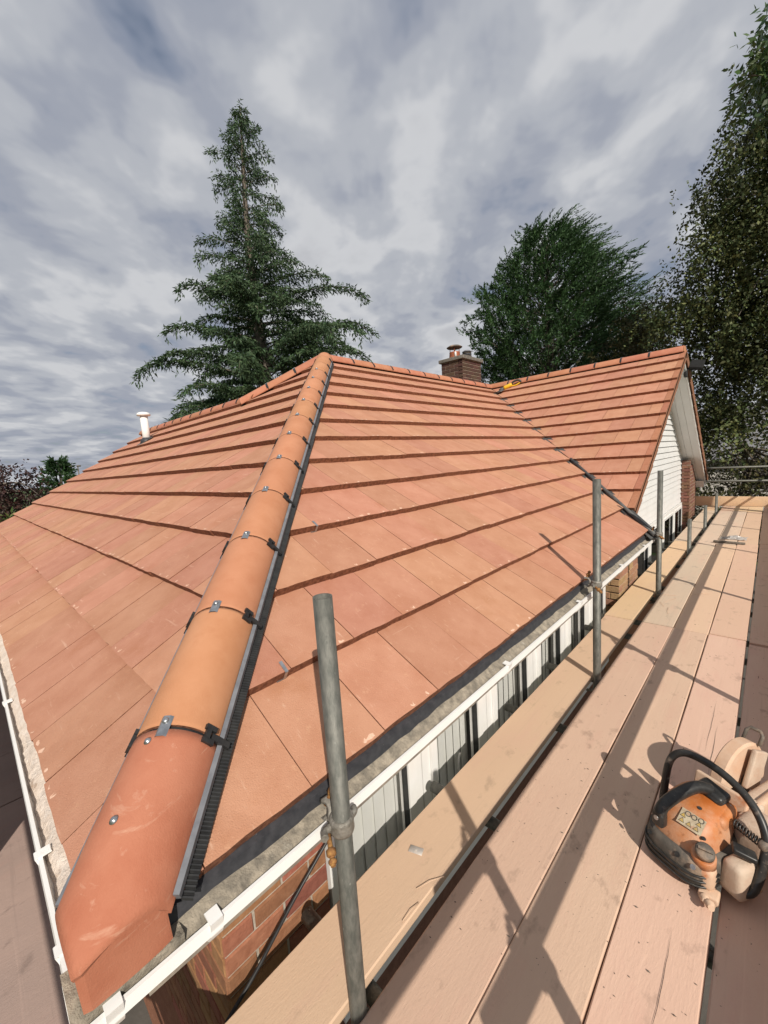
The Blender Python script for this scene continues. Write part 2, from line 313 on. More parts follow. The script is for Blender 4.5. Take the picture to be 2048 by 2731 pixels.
# ------------------------------------------------------------------ ground
def structure(mb, name, m):
    o = mb.build(name, m); o['kind'] = 'structure'; return o
structure(MB().add([(-900, -900, -GZ), (900, -900, -GZ), (900, 900, -GZ), (-900, 900, -GZ)], [(0, 1, 2, 3)]), 'ground', 'grass')
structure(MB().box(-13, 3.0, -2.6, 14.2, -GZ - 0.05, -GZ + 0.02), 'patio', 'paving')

structure(MB().box(-30, 20, 14.6, 60, -GZ - 0.05, -GZ + 0.03), 'planting_bed', 'soil')
# ------------------------------------------------------------------ house
ZE, ZP = -0.902, -1.52
XE, YE = -0.905, 0.081
TP = math.tan(rad(32.5)); CP = math.cos(rad(32.5)); SP = math.sin(rad(32.5))
WR = 3.79; XR = XE - WR; YA = YE + WR; ZR = ZE + WR * TP         # main ridge x, apex y, ridge z
YW = 8.62                                                         # ridge of the gabled wing
XV = -1.07                                                        # verge of its gable
XL = -10.3                                                        # far verge of the long slope
YL = 3.12; ZL = ZE + (YL - YE) * TP                               # its lower ridge
GA, TW = 0.345, 0.2945
house = root('bungalow', 'brick bungalow with newly laid terracotta tiled roof and white windows', 'house', (-4.7, 4.0, -GZ))

def clip(poly, a, b, c):                              # keep a*u+b*v<=c
    o = []
    for i in range(len(poly)):
        p, q = poly[i], poly[(i + 1) % len(poly)]; dp = a * p[0] + b * p[1] - c; dq = a * q[0] + b * q[1] - c
        if dp <= 0: o.append(p)
        if (dp < 0 < dq) or (dq < 0 < dp):
            t = dp / (dp - dq); o.append((p[0] + (q[0] - p[0]) * t, p[1] + (q[1] - p[1]) * t))
    return o
def area(p): return 0.5 * sum(p[i][0] * p[(i + 1) % len(p)][1] - p[(i + 1) % len(p)][0] * p[i][1] for i in range(len(p)))
TH = 0.041
def tile_mesh(poly, seed, chips=False):               # polygon in tile coordinates (nose at v=0)
    r = random.Random(seed); pts = []
    n = len(poly)
    for i in range(n):
        p, q = poly[i], poly[(i + 1) % n]
        nose = abs(p[1]) < 1e-6 and abs(q[1]) < 1e-6 and abs(p[0] - q[0]) > 0.05
        pts.append((p[0], p[1], nose))
        if nose:
            for k in range(1, 6): pts.append((p[0] + (q[0] - p[0]) * k / 6, r.uniform(-0.0022, 0.0022), True))
    top = [(u, v, TH * (1 - v / GA) + (r.uniform(-0.0012, 0.0012) if ns else 0)) for u, v, ns in pts]
    bot = [(u, v, -0.008) for u, v, ns in pts]; m = len(pts)
    me = bpy.data.meshes.new('tile'); cv, cf = [], []
    if chips:                                         # pale knocked flakes along the nose
        for c in range(r.choice((1, 2, 2, 3))):
            cu = r.uniform(0.03, 0.26) if c else r.choice((0.05, 0.24)); L = r.uniform(0.006, 0.02) * (1.0 if c else 1.3); K = 8; b0 = 2 * m + len(cv)
            for j in range(K):
                an = 6.283 * j / K; vv = 0.004 + (1 + math.sin(an)) * r.uniform(0.002, 0.011); cv.append((cu + L * math.cos(an) * r.uniform(0.45, 1.1), vv, TH * (1 - vv / GA) + 0.0009))
            cf.append([b0 + j for j in range(K)])
    me.from_pydata(top + bot + cv, [], [list(range(m)), list(range(m, 2 * m))[::-1]] + [[(i + 1) % m, i, m + i, m + (i + 1) % m] for i in range(m)] + cf)
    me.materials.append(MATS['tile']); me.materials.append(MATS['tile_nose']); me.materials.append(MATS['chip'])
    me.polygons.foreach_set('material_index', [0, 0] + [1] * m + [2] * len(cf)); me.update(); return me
FULL = [tile_mesh([(0.0015, 0), (TW - 0.0015, 0), (TW - 0.0015, GA + 0.02), (0.0015, GA + 0.02)], i, i != 2) for i in range(9)]
def place(me, name, parent, Mw):
    o = bpy.data.objects.new(name, me); COL.objects.link(o); o.parent = parent; og = ORG[parent.name]
    o.matrix_basis = Matrix.Translation(-og) @ Mw; ORG[o.name] = og; return o
def slope(name, label, org, u, v, outline, keep, u0, u1, rows, off=0.0, maxn=300, score=None, skip=None):
    """one roof slope: underlay sheet and its tiles. org + u*a + v*b; keep(row) gives clip half planes for a tile"""
    org, u, v = Vector(org), Vector(u), Vector(v); n = u.cross(v).normalized()
    Mb = Matrix(((u.x, v.x, n.x, org.x), (u.y, v.y, n.y, org.y), (u.z, v.z, n.z, org.z), (0, 0, 0, 1)))
    deck = MB().prism([org + u * a + v * b + n * -0.012 for a, b in outline], n * -0.03).build(name, 'felt', house); deck['label'] = label
    cand = []
    for k in range(rows):
        o = off + (TW / 2 if k % 2 else 0); i0 = int(math.floor((u0 - o) / TW)) - 1; i1 = int(math.ceil((u1 - o) / TW)) + 1
        for i in range(i0, i1):
            a = o + i * TW; rect = [(a + 0.0015, k * GA), (a + TW - 0.0015, k * GA), (a + TW - 0.0015, (k + 1) * GA + 0.02), (a + 0.0015, (k + 1) * GA + 0.02)]
            p = rect
            for h in keep(k, a + TW / 2): p = clip(p, *h) if len(p) > 2 else p
            if len(p) < 3 or area(p) < 0.0012: continue
            cand.append((k, a, p, abs(area(p) - area(rect)) < 1e-6))
    if score: cand.sort(key=score)
    far = MB()
    for j, (k, a, p, full) in enumerate(cand):
        jit = Matrix.Translation((random.uniform(-0.0008, 0.0008), random.uniform(-0.003, 0.003), random.uniform(0, 0.0015))) @ Matrix.Rotation(random.uniform(-0.002, 0.002), 4, 'Z')
        Mt = Mb @ Matrix.Translation((a, k * GA, 0)) @ jit
        if full: me = FULL[random.randrange(len(FULL))]
        else: me = tile_mesh([(x - a, y - k * GA) for x, y in p], j)
        if j < maxn: place(me, 'tile', deck, Mt)
        else:
            far.add([Mt @ w.co for w in me.vertices], [])
            b = len(far.v) - len(me.vertices)
            for q in me.polygons: far.f.append([b + t for t in q.vertices]); far.m.append(q.material_index); far.sm.append(False)
    if far.v:
        fo = far.build('tile_field', ['tile', 'tile_nose', 'chip'], deck); fo['kind'] = 'stuff'
    return deck, Mb
# R: the slope above the scaffold walkway (u along +y)
VL = WR / CP
hipR = (-CP, 1.0, 0.0)                                 # v <= u / CP  (plan 45 degrees)
uval = (YW - WR) - YE                                  # valley foot
mv = 0.022
slopeR, MR = slope('roof_slope', 'tiled roof slope above the scaffold walkway between hip and valley', (XE, YE, ZE), (0, 1, 0), (-CP, 0, SP),
    [(0, 0), (uval, 0), (uval + WR, VL), (WR, VL)], lambda k, uc: [(-1 / CP, 1, 0.0), (0, 1, VL + 0.01), (1 / CP, -1, (uval - mv) / CP)], -0.1, uval + WR, 13, off=0.538 - YE + 0.02)
# L: the long slope left of the hip (u along +x)
vl = (YL - YE) / CP; XJ = XR - (YA - YL)
def keepL(k, uc):
    h = [(1 / CP, 1, XE / CP), (-1, 0, -XL)]
    x = uc
    if x > XJ: h.append((-1 / CP, 1, -(2 * XR - XE) / CP))
    else: h.append((0, 1, vl + 0.01))
    return h
slopeL, ML = slope('roof_slope', 'long tiled roof slope with the white vent pipe', (0, YE, ZE), (1, 0, 0), (0, CP, SP),
    [(XE, 0), (XR, VL), (XJ, vl), (XL, vl), (XL, 0)], keepL, XL, XE, 13, off=-1.513, maxn=300, score=lambda c: (c[1] + 1.2) ** 2 + (c[0] * GA) ** 2)
# W: the slope of the gabled wing facing the hip
def keepW(k, uc): return [(-1, -CP, -XE - mv * 1.2), (1, 0, XV - 0.075), (0, 1, VL + 0.01)]
slopeW, MW = slope('roof_slope', 'tiled roof slope of the gabled wing running to the white gable', (0, YW - WR, ZE), (1, 0, 0), (0, CP, SP),
    [(XV, (XE - XV) / CP), (XV, VL), (XR, VL)], keepW, XR - 0.1, XV, 13, off=XV - 0.07)
# hidden back slopes
def sheet(name, pts, m='tile'):
    b = MB(); b.add(pts, [list(range(len(pts)))]); return b
bb = MB()
bb.add([(XR, YA, ZR), (XR, YW, ZR), (XR - WR, YW + WR, ZE), (XR - WR, YA - 0.75, ZE)], [(0, 1, 2, 3)])
bb.build('back_slope', 'tile', house)
MB().add([(XL, YL, ZL - 0.01), (XJ, YL, ZL - 0.01), (XJ, 2 * YL - YE, ZE), (XL, 2 * YL - YE, ZE)], [(0, 1, 2, 3)]).build('back_slope', 'tile', house)
MB().add([(XR, YW, ZR), (XV, YW, ZR), (XV, YW + WR, ZE), (XR - WR, YW + WR, ZE)], [(0, 1, 2, 3)]).build('back_slope', 'tile', house)

# ------------------------------------------------------------------ ridge and hip runs
def ridge_run(name, label, a, b, joints, r=0.125, lift=0.0, redlast=None, clips=True, ends=True, matname='ridge'):
    """half round tiles along the line a -> b; joints are distances along it"""
    a, b = Vector(a), Vector(b); d = (b - a).normalized(); s = d.cross(Vector((0, 0, 1))).normalized(); n = s.cross(d).normalized()
    P = lambda t, x, z: a + d * t + s * x + n * (z + lift)
    base = MB().prism([P(joints[0], -0.09, 0.0), P(joints[0], 0.09, 0.0), P(joints[0], 0.05, 0.05), P(joints[0], -0.05, 0.05)], d * (joints[-1] - joints[0])).build(name, 'felt', house); base['label'] = label
    K = 20; A0 = rad(86)
    for i in range(len(joints) - 1):
        t0, t1 = joints[i] + 0.004, joints[i + 1] - 0.004; m = MB(); m.smooth = True
        rows = [(t0, r), (t0 + 0.012, r + 0.001), (t1 - 0.01, r + 0.001), (t1, r)]
        vs, fs = [], []
        for th in (0.0, 0.016):
            for t, rr in rows:
                for k in range(K + 1):
                    an = -A0 + 2 * A0 * k / K; vs.append(P(t, math.sin(an) * (rr - th), math.cos(an) * (rr - th)))
        w = K + 1; nr = len(rows)
        for j in range(nr - 1):
            for k in range(K): fs.append((j * w + k, j * w + k + 1, (j + 1) * w + k + 1, (j + 1) * w + k))
        o2 = nr * w
        for j in range(nr - 1):
            for k in range(K): fs.append((o2 + j * w + k, o2 + (j + 1) * w + k, o2 + (j + 1) * w + k + 1, o2 + j * w + k + 1))
        m.add(vs, fs); m.smooth = False
        e = []
        for k in range(K):
            e.append((k, o2 + k, o2 + k + 1, k + 1)); q = (nr - 1) * w; e.append((q + k, q + k + 1, o2 + q + k + 1, o2 + q + k))
        for k in (0, K):
            for j in range(nr - 1): e.append((j * w + k, (j + 1) * w + k, o2 + (j + 1) * w + k, o2 + j * w + k))
        for f in e: m.f.append(list(f)); m.m.append(1); m.sm.append(False)
        m.build('ridge_tile', [matname, 'tile_nose'], base)
    return base, P, d, s, n
hip_n = 0.0
JH = [0.37, 0.80, 1.24, 1.675, 2.105, 2.535, 2.965, 3.395, 3.83, 4.26, 4.69, 5.12, 5.52, 5.80]
A = Vector((XE, YE, ZE)); B = Vector((XR, YA, ZR))
hip, HP, hd, hs, hn = ridge_run('hip_ridge', 'run of orange half round hip tiles climbing to the apex', A, B, JH, lift=0.012, r=0.113)
# joint fittings
for i, t in enumerate(JH[:-1]):
    rr = 0.114
    m = MB()
    if i < 11:
        w = 0.017; pts = [(t - 0.026, rr + 0.0035), (t + 0.012, rr + 0.0035)]
        q = []
        for an in (-0.13, -0.07, 0.07, 0.13):
            for tt, ex in ((t - 0.028, 0.001 if abs(an) > 0.1 else 0.006), (t + 0.026, 0.001 if abs(an) > 0.1 else 0.006)):
                q.append(HP(tt, math.sin(an) * (rr + ex), math.cos(an) * (rr + ex)))
        m.add(q, [(0, 1, 3, 2), (2, 3, 5, 4), (4, 5, 7, 6)])
        m.lathe(HP(t + 0.012, 0, rr + 0.006), hn, [(0.0085, 0), (0.0085, 0.002), (0.005, 0.005), (0.001, 0.006)], 10)
        m.build('ridge_clip', 'steel', hip)
    # dark seal in the joint, and the black side clips
    m = MB(); vs = []
    for tt in (t - 0.010, t + 0.010):
        for k in range(15):
            an = rad(-80) + rad(160) * k / 14; vs.append(HP(tt, math.sin(an) * 0.105, math.cos(an) * 0.105))
    m.add(vs, [(k, k + 1, 16 + k, 15 + k) for k in range(14)]); m.build('joint_seal', 'felt' if i else 'black_plastic', hip)
    for sg in (-1, 1):
        m = MB(); an = sg * rad(56); c = HP(t, math.sin(an) * (rr + 0.004), math.cos(an) * (rr + 0.004)); nn = hs * math.sin(an) + hn * math.cos(an); tg = hs * math.cos(an) - hn * math.sin(an)
        for dt in (-0.017, 0.017): m.obox(c + hd * dt + tg * (0.006 * sg), tg, 0.034, 0.013, 0.010, nn)
        m.obox(c, tg, 0.014, 0.028, 0.010, nn); m.obox(c + tg * (0.045 * sg) - nn * 0.004, tg, 0.06, 0.016, 0.010, nn)
        m.build('side_clip', 'black_plastic', hip)
for (u_, k_) in ((0.605, 1), (1.217, 3)):
    pc_ = MR @ Vector((u_, k_ * GA, 0)); uu = Vector((0, 1, 0)); vv = Vector((-CP, 0, SP)); nn = Vector((SP, 0, CP)); m = MB()
    m.obox(pc_ + nn * (TH + 0.001) + vv * 0.018, vv, 0.045, 0.012, 0.002, nn); m.obox(pc_ + nn * (TH * 0.5) - vv * 0.005, nn, TH, 0.012, 0.002, vv); m.obox(pc_ + nn * 0.002 - vv * 0.0 - uu * 0.012, uu, 0.035, 0.012, 0.002, nn)
    m.build('tile_clip', 'steel', slopeR)
# the long red starter tile, sawn off to follow both eaves
def starter():
    m = MB(); m.smooth = True; K = 24; r = 0.115; A0 = rad(86); NR = 16
    lim = lambda x: -0.085 + abs(x) * 0.0
    grid = []
    for k in range(K + 1):
        an = -A0 + 2 * A0 * k / K; x = math.sin(an) * r; z = math.cos(an) * r * 0.45
        # cut follows both eaves: walk down the hip until the plan point is 0.06 beyond an eave line
        lo, hi = -0.6, 0.3
        for _ in range(40):
            mid = (lo + hi) / 2; p = HP(mid, x, z)
            over = max(p.x - (XE + 0.062), (YE - 0.056) - p.y)
            if over > 0: lo = mid
            else: hi = mid
        grid.append((an, x, z, hi))
    t1 = JH[0] - 0.008
    fl = lambda t: 1 - 0.50 * max(0.0, min(1.0, (0.16 - t) / 0.26)) ** 1.3
    for lay in (0, 1):
        rr = r - 0.018 * lay
        for (an, x, z, t0) in grid:
            for j in range(NR + 1): tt = t0 + (t1 - t0) * j / NR; m.v.append(tuple(HP(tt, math.sin(an) * rr, math.cos(an) * rr * fl(tt))))
    w = NR + 1; o2 = w * (K + 1)
    for k in range(K):
        for j in range(NR):
            a = k * w + j; m.f.append([a, a + 1, a + w + 1, a + w]); m.m.append(0); m.sm.append(True)
            m.f.append([o2 + a, o2 + a + w, o2 + a + w + 1, o2 + a + 1]); m.m.append(0); m.sm.append(True)
        m.f.append([k * w, k * w + w, o2 + k * w + w, o2 + k * w]); m.m.append(1); m.sm.append(False)
        m.f.append([k * w + NR, o2 + k * w + NR, o2 + k * w + w + NR, k * w + w + NR]); m.m.append(1); m.sm.append(False)
    o = m.build('starter_tile', ['ridge_red', 'ridge_red'], hip); o['label'] = 'long red starter tile sawn off at the eaves corner'
    # mortar filling the sawn end
    f = MB(); mid = HP(grid[K // 2][3] + 0.03, 0, 0.02); ring = [HP(t0 + 0.004, math.sin(an) * (r - 0.01), math.cos(an) * (r - 0.01) * fl(t0)) for an, x, z, t0 in grid]
    low = [Vector((p.x - 0.004, p.y + 0.004, min(p.z - 0.02, ZE - 0.038))) for p in ring]
    f.add(ring + low, [(k, k + 1, len(ring) + k + 1, len(ring) + k) for k in range(len(ring) - 1)]); f.build('end_mortar', 'ridge_red', hip)
    for t, an in ((0.335, rad(-14)), (0.165, rad(-12))):
        q = MB(); nn = (hs * math.sin(an) + hn * math.cos(an)); q.lathe(HP(t, math.sin(an) * r, math.cos(an) * r * fl(t)), nn, [(0.009, 0), (0.0095, 0.002), (0.006, 0.0035), (0.0055, 0.006), (0.002, 0.0065)], 14)
        q.build('screw', 'steel', hip)
starter()
# dry hip tray: smooth grey lip and ribbed black skirt on both sides
for sg, slp in ((1, MR), (-1, ML)):
    t0, t1 = 0.06, 5.6
    m = MB()
    q = [HP(t0, sg * 0.114, 0.024), HP(t0, sg * 0.126, 0.020), HP(t0, sg * 0.124, 0.000), HP(t0, sg * 0.108, 0.0)]
    m.prism(q, hd * (t1 - t0)); m.build('tray_lip', 'grey_plastic', hip)
    m = MB(); vs = []; t = t0; N = 0
    drop = -TP * math.sqrt(0.5)
    while t < t1:
        step = 0.009 if t < 2.2 else 0.03
        for dt, h in ((0, 0.0), (step * 0.3, 0.005), (step * 0.65, 0.005), (step * 0.95, 0.0)):
            for x in (0.121, 0.143):
                z = 0.016 + drop * x * 0.86 + h + 0.020
                vs.append(HP(t + dt, sg * x, z))
            N += 1
        t += step
    m.add(vs, [(2 * i, 2 * i + 1, 2 * i + 3, 2 * i + 2) for i in range(N - 1)]); m.build('ribbed_skirt', 'black_plastic', hip)
# other ridges
YJ = [YA + 0.02 + 0.44 * i for i in range(11)]
ridge, RP, rd, rs_, rn = ridge_run('main_ridge', 'level ridge of half round tiles between apex and chimney', (XR, YA, ZR), (XR, YW, ZR), [0.02 + 0.435 * i for i in range(11)] + [4.74], lift=-0.04, matname='ridge_top')
wr, WP, wd, ws, wnn = ridge_run('wing_ridge', 'ridge of half round tiles on the gabled wing', (XR - 0.1, YW, ZR), (XV + 0.02, YW, ZR), [0.0, 0.16] + [0.16 + 0.435 * i for i in range(1, 8)] + [3.69], lift=-0.04, matname='ridge_top')
MB().prism([WP(3.69, math.sin(rad(a)) * 0.12, math.cos(rad(a)) * 0.12) for a in range(-86, 87, 12)], wd * 0.012).build('end_cap', 'ridge', wr)
lr, LPf, _, _, _ = ridge_run('low_ridge', 'lower ridge of tiles along the long slope', (XJ, YL, ZL), (XL, YL, ZL), [-0.1 + 0.435 * i for i in range(12)] + [5.05], lift=-0.045, r=0.12, matname='ridge_top')
bh, BPf, bd, bs, bn = ridge_run('back_hip', 'short hip behind the apex', (XJ - 0.12, YL - 0.12, ZL - 0.075), (XR, YA, ZR), [0.0, 0.45, 0.9, 1.32], lift=-0.02, matname='ridge_top')
for base, PF, js in ((ridge, RP, [0.02 + 0.435 * i for i in range(1, 11)]), (wr, WP, [0.16 + 0.435 * i for i in range(0, 8)]), (lr, LPf, [-0.1 + 0.435 * i for i in range(1, 12)]), (bh, BPf, [0.45, 0.9])):
    for t in js:
        for sg in (-1, 1):
            m = MB(); pts = [PF(t + dt, sg * math.sin(rad(a)) * 0.131, math.cos(rad(a)) * 0.131) for a in (30, 52, 75) for dt in (-0.016, 0.016)]
            m.add(pts, [(0, 1, 3, 2), (2, 3, 5, 4)]); m.build('side_clip', 'black_plastic', base)
        MB().obox(PF(t, 0, 0.129), PF(1, 0, 0) - PF(0, 0, 0), 0.05, 0.03, 0.006).build('ridge_clip', 'steel', base)

# valley trough
m = MB(); va, vb = Vector((XE - 0.0, YW - WR, ZE)), Vector((XR, YW, ZR)); vd = (vb - va).normalized(); va = va - vd * 0.10
e1 = Vector((-CP * 0 - 0.075, 0, 0.075 * TP)); e2 = Vector((0, 0.075, 0.075 * TP))
up = Vector((0, 0, 0.012)); L = (vb - va)
q = [va - Vector((0, 0.09, 0)) + Vector((0, 0, 0.004)), va + up * 0.2, va + Vector((0.09, 0, 0)) + Vector((0, 0, 0.004))]
m.prism([va + Vector((0, -0.10, 0.012)), va + Vector((0, -0.03, 0.006)), va + Vector((0, 0, 0.020)), va + Vector((0.03, 0, 0.006)), va + Vector((0.10, 0, 0.012)), va + Vector((0.0, 0, -0.02))], L)
m.build('valley_trough', 'lead', house)
MB().tube([va + Vector((0.02, 0.0, 0.035)), va + vd * 1.9 + Vector((0.02, 0.0, 0.035))], 0.022, 10).build('valley_roll', 'lead', house)

# verge tiles of the gable, both slopes
for sg in (-1, 1):
    for k in range(13):
        v0, v1 = k * GA, (k + 1) * GA
        def vp(x, v, h):
            y = YW + sg * (WR - v * CP); z = ZE + v * SP; return Vector((x, y + sg * h * SP, z + h * CP))
        if sg < 0 and k == 0: continue
        m = MB()
        h0, h1 = TH + 0.002, 0.006
        xs = (XV - 0.072, XV)
        top = [vp(xs[0], v0, h0), vp(xs[1], v0, h0), vp(xs[1], min(v1, VL), h1), vp(xs[0], min(v1, VL), h1)]
        low = [vp(xs[0], v0, -0.012), vp(xs[1], v0, -0.10), vp(xs[1], min(v1, VL), -0.125), vp(xs[0], min(v1, VL), -0.03)]
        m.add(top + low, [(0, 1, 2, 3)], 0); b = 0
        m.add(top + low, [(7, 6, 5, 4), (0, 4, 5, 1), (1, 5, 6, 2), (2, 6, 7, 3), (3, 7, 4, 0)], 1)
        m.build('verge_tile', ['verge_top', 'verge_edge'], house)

# ------------------------------------------------------------------ eaves: trays, gutters, fascia
# R gutter (along y) and L gutter (along x); profile given as (outwards, z)
GU0, GU1 = -0.055, 0.062                              # gutter back and lip, measured outwards from the tile edge
def gutter(side, t0, t1):
    if side == 'R': P = lambda o, t, z: (XE + o, t, z)
    else: P = lambda o, t, z: (t, YE - o, z)
    ext = Vector(P(0, t1, 0)) - Vector(P(0, t0, 0))
    zt = -0.965; c = (GU0 + GU1) / 2; r = (GU1 - GU0) / 2
    outer = [(c + r * math.cos(a), zt - 0.9 * r * math.sin(a)) for a in [math.pi * k / 12 for k in range(13)]]
    inner = [(c + (r - 0.004) * math.cos(a), zt - 0.9 * (r - 0.004) * math.sin(a)) for a in [math.pi * k / 12 for k in range(13)]]
    lip = [(GU1 - 0.004, zt), (GU1 - 0.004, zt + 0.005), (GU1 + 0.005, zt + 0.005), (GU1 + 0.007, zt - 0.022), (GU1 + 0.001, zt - 0.024)]
    m = MB(); m.prism([P(o, t0, z) for o, z in lip + outer + inner[::-1]], ext)
    g = m.build('gutter', 'white_upvc', house); g['label'] = 'white plastic gutter half full of silt ' + ('along the walkway eaves' if side == 'R' else 'below the long slope')
    # silt lying in the gutter: uneven strip
    m = MB(); n = 90 if side == 'R' else 420; vs = []
    rr = random.Random(5 if side == 'R' else 6); prev = 0
    for i in range(n + 1):
        t = t0 + (t1 - t0) * i / n
        prev = prev * 0.7 + rr.uniform(-0.004, 0.004)
        for o, z in (((GU0 + 0.008, -0.934), (-0.01, -0.940), (0.017, -0.946), (0.040, -0.964), (GU1 - 0.005, -0.976)) if side == 'R' else ((GU0 + 0.008, -0.950), (-0.01, -0.950), (0.026, -0.953), (0.037, -0.968), (GU1 - 0.005, -0.992))):
            jj = 0.0025 if side == 'R' else 0.0045; vs.append(P(o + (rr.uniform(-0.006, 0.006) if side == 'L' and -0.02 < o < 0.05 else 0), t, z + prev + rr.uniform(-jj, jj)))
    m.smooth = True; m.add(vs, [(5 * i + k, 5 * i + k + 1, 5 * i + k + 6, 5 * i + k + 5) for i in range(n) for k in range(4)])
    m.build('silt', 'dirt' if side == 'R' else 'dirt_pale', g)
    # brackets clipped round the gutter
    spots = (0.055, 0.245, 1.62, 2.6, 3.62, 4.45) if side == 'R' else (-1.02, -1.34, -2.45, -3.4, -4.4)
    for t in spots:
        m = MB(); w = 0.028 * (1 if side == 'R' else -1)
        pr = [(GU1 + 0.011, zt + 0.009), (GU1 - 0.022, zt + 0.011), (GU1 - 0.024, zt + 0.006), (GU1 + 0.006, zt + 0.005)]
        m.prism([P(o, t, z) for o, z in pr], Vector(P(0, t + w, 0)) - Vector(P(0, t, 0)))
        oo = [(c + (r + 0.007) * math.cos(a), zt - 0.01 - 0.95 * (r + 0.004) * math.sin(a)) for a in [math.pi * 0.98 * k / 10 for k in range(11)]]
        ii = [(c + (r + 0.001) * math.cos(a), zt - 0.01 - 0.95 * r * math.sin(a)) for a in [math.pi * 0.98 * k / 10 for k in range(11)]]
        m.prism([P(o, t, z) for o, z in [(GU1 + 0.012, zt + 0.008)] + oo + ii[::-1] + [(GU1 + 0.006, zt + 0.006)]], Vector(P(0, t + w, 0)) - Vector(P(0, t, 0)))
        m.build('bracket', 'white_upvc', g)
    # eaves tray under the first course
    m = MB(); m.prism([P(o, t0 + (0.09 if side == 'R' else -0.03), z) for o, z in ((-0.12, ZE + 0.045), (0.000, ZE - 0.010), (0.009, ZE - 0.014), (0.015, ZE - 0.048), (0.012, ZE - 0.049), (0.003, ZE - 0.02), (-0.12, ZE + 0.035))], ext * 0.985)
    m.build('eaves_tray', 'tray' if side == 'R' else 'dirt_pale', house)
    t2 = YE + 0.062 if side == 'R' else XE - 0.085; ext = Vector(P(0, t1, 0)) - Vector(P(0, t2, 0))
    m = MB(); m.prism([P(o, t2, z) for o, z in ((-0.062, ZE - 0.05), (-0.085, ZE - 0.05), (-0.085, ZE - 0.25), (-0.062, ZE - 0.25))], ext); m.build('fascia_board', 'fascia', house)
    m = MB(); m.prism([P(o, t2, z) for o, z in ((-0.085, ZE - 0.236), (-0.30, ZE - 0.236), (-0.30, ZE - 0.248), (-0.085, ZE - 0.248))], ext); m.build('soffit', 'white_upvc', house)
gutter('R', YE - GU1 - 0.01, 4.86)
gutter('L', XE + 0.0, XL)
# weathered timber ends at the corner
MB().box(XE - 0.06, XE + 0.05, YE - 0.05, YE + 0.12, ZE - 0.10, ZE - 0.045).build('corner_block', 'dirt', house)

# ------------------------------------------------------------------ walls
ZS = -1.142
def wall(name, x0, x1, y0, y1, z0, z1, m='brick', lab=None):
    o = MB().box(x0, x1, y0, y1, z0, z1).build(name, m, house)
    if lab: o['label'] = lab
    return o
def brick_panel(lab, org, run, out, L, z0, z1, bm, mm, depth=0.1025, half=0.0, top=None, ends=True):
    """brickwork of single bricks; org is the bottom corner on the face, run along the face, out its normal"""
    org, run, outv = Vector(org), Vector(run), Vector(out); zz = Vector((0, 0, 1))
    core = MB().prism([org + run * 0.004 - outv * 0.004, org + run * (L - 0.004) - outv * 0.004, org + run * (L - 0.004) - outv * (depth + 0.01), org + run * 0.004 - outv * (depth + 0.01)], zz * (z1 - z0)).build('brickwork', mm, house)
    core['label'] = lab; cache = {}
    k = 0
    while z0 + k * 0.075 < z1 - 0.02:
        z = z0 + k * 0.075; t = -(0.1125 if (k % 2) else 0.0) - half
        while t < L - 0.01:
            a, b = max(t, 0.0), min(t + 0.215, L)
            if b - a > 0.03:
                h = min(0.065, z1 - z); key = (round(b - a, 3), round(h, 3))
                if key not in cache:
                    r = random.Random(hash(key) % 999); mb = MB(); w = b - a; c = 0.004
                    j = lambda: r.uniform(-0.0015, 0.0015)
                    f = [(0 + j(), -0.001 + j(), 0 + j()), (w + j(), -0.001 + j(), j()), (w + j(), -0.001 + j(), h + j()), (j(), -0.001 + j(), h + j())]
                    f2 = [(c, c, c), (w - c, c, c), (w - c, c, h - c), (c, c, h - c)]; bk = [(0, -depth, 0), (w, -depth, 0), (w, -depth, h), (0, -depth, h)]
                    mb.add(f2 + f + bk, [(0, 1, 2, 3)] + [(i, (i + 1) % 4, 4 + (i + 1) % 4, 4 + i)[::-1] for i in range(4)] + [(4 + i, 4 + (i + 1) % 4, 8 + (i + 1) % 4, 8 + i)[::-1] for i in range(4)])
                    me = bpy.data.meshes.new('brick'); me.from_pydata(mb.v, [], mb.f); me.materials.append(MATS[bm]); me.update(); cache[key] = me
                p = org + run * a + zz * (z - org.z)
                o = place(cache[key], 'brick', core, Matrix(((run.x, outv.x, 0, p.x), (run.y, outv.y, 0, p.y), (0, 0, 1, p.z), (0, 0, 0, 1))))
            t += 0.225
        k += 1
    return core
XW = -1.20                                            # front wall face
# plain wall runs (not seen from the walkway except through gaps)
wall('wall', XL + 0.3, XW - 1.17, YE + 0.30, YE + 0.42, -GZ, ZS)
wall('wall', XW - 1.17, XW - 0.12, YE + 0.30, YE + 0.42, -GZ, -2.50)
wall('wall', XL + 0.3, XL + 0.42, YE + 0.42, 6.0, -GZ, ZS)
wall('wall', XW - 0.12, XW, YE + 0.30, 0.79, -GZ, -1.90)
wall('wall', XW - 0.12, XW - 0.01, 0.79, 4.50, -GZ, -2.25, 'brick_brown')  # darker brick on this run puts the shade seen through the gap into colour
wall('sill', XW - 0.14, XW + 0.03, 0.79, 4.50, -2.25, -2.21, 'white_upvc')
wall('wall', XW - 0.1, XW + 0.0, 4.50, 5.42, -GZ, -2.05)
wall('wall', -1.55, -1.43, 5.42, 12.15, -GZ, -2.25)
wall('wall', XR - WR + 0.3, -1.55, 12.03, 12.15, -GZ, ZS)
brick_panel('red brick corner pier beside the first window', (XW, YE + 0.30, -1.90), (0, 1, 0), (1, 0, 0), 0.79 - YE - 0.30, -1.90, ZS, 'brick', 'mortar')
brick_panel('red brick end wall below the long slope gutter', (XW - 1.165, YE + 0.299, -2.50), (1, 0, 0), (0, -1, 0), 1.162, -2.50, ZS, 'brick', 'mortar', half=0.06)
wall('wall', XW - 0.12, XW - 0.006, YE + 0.41, YE + 0.42, -1.91, ZS)
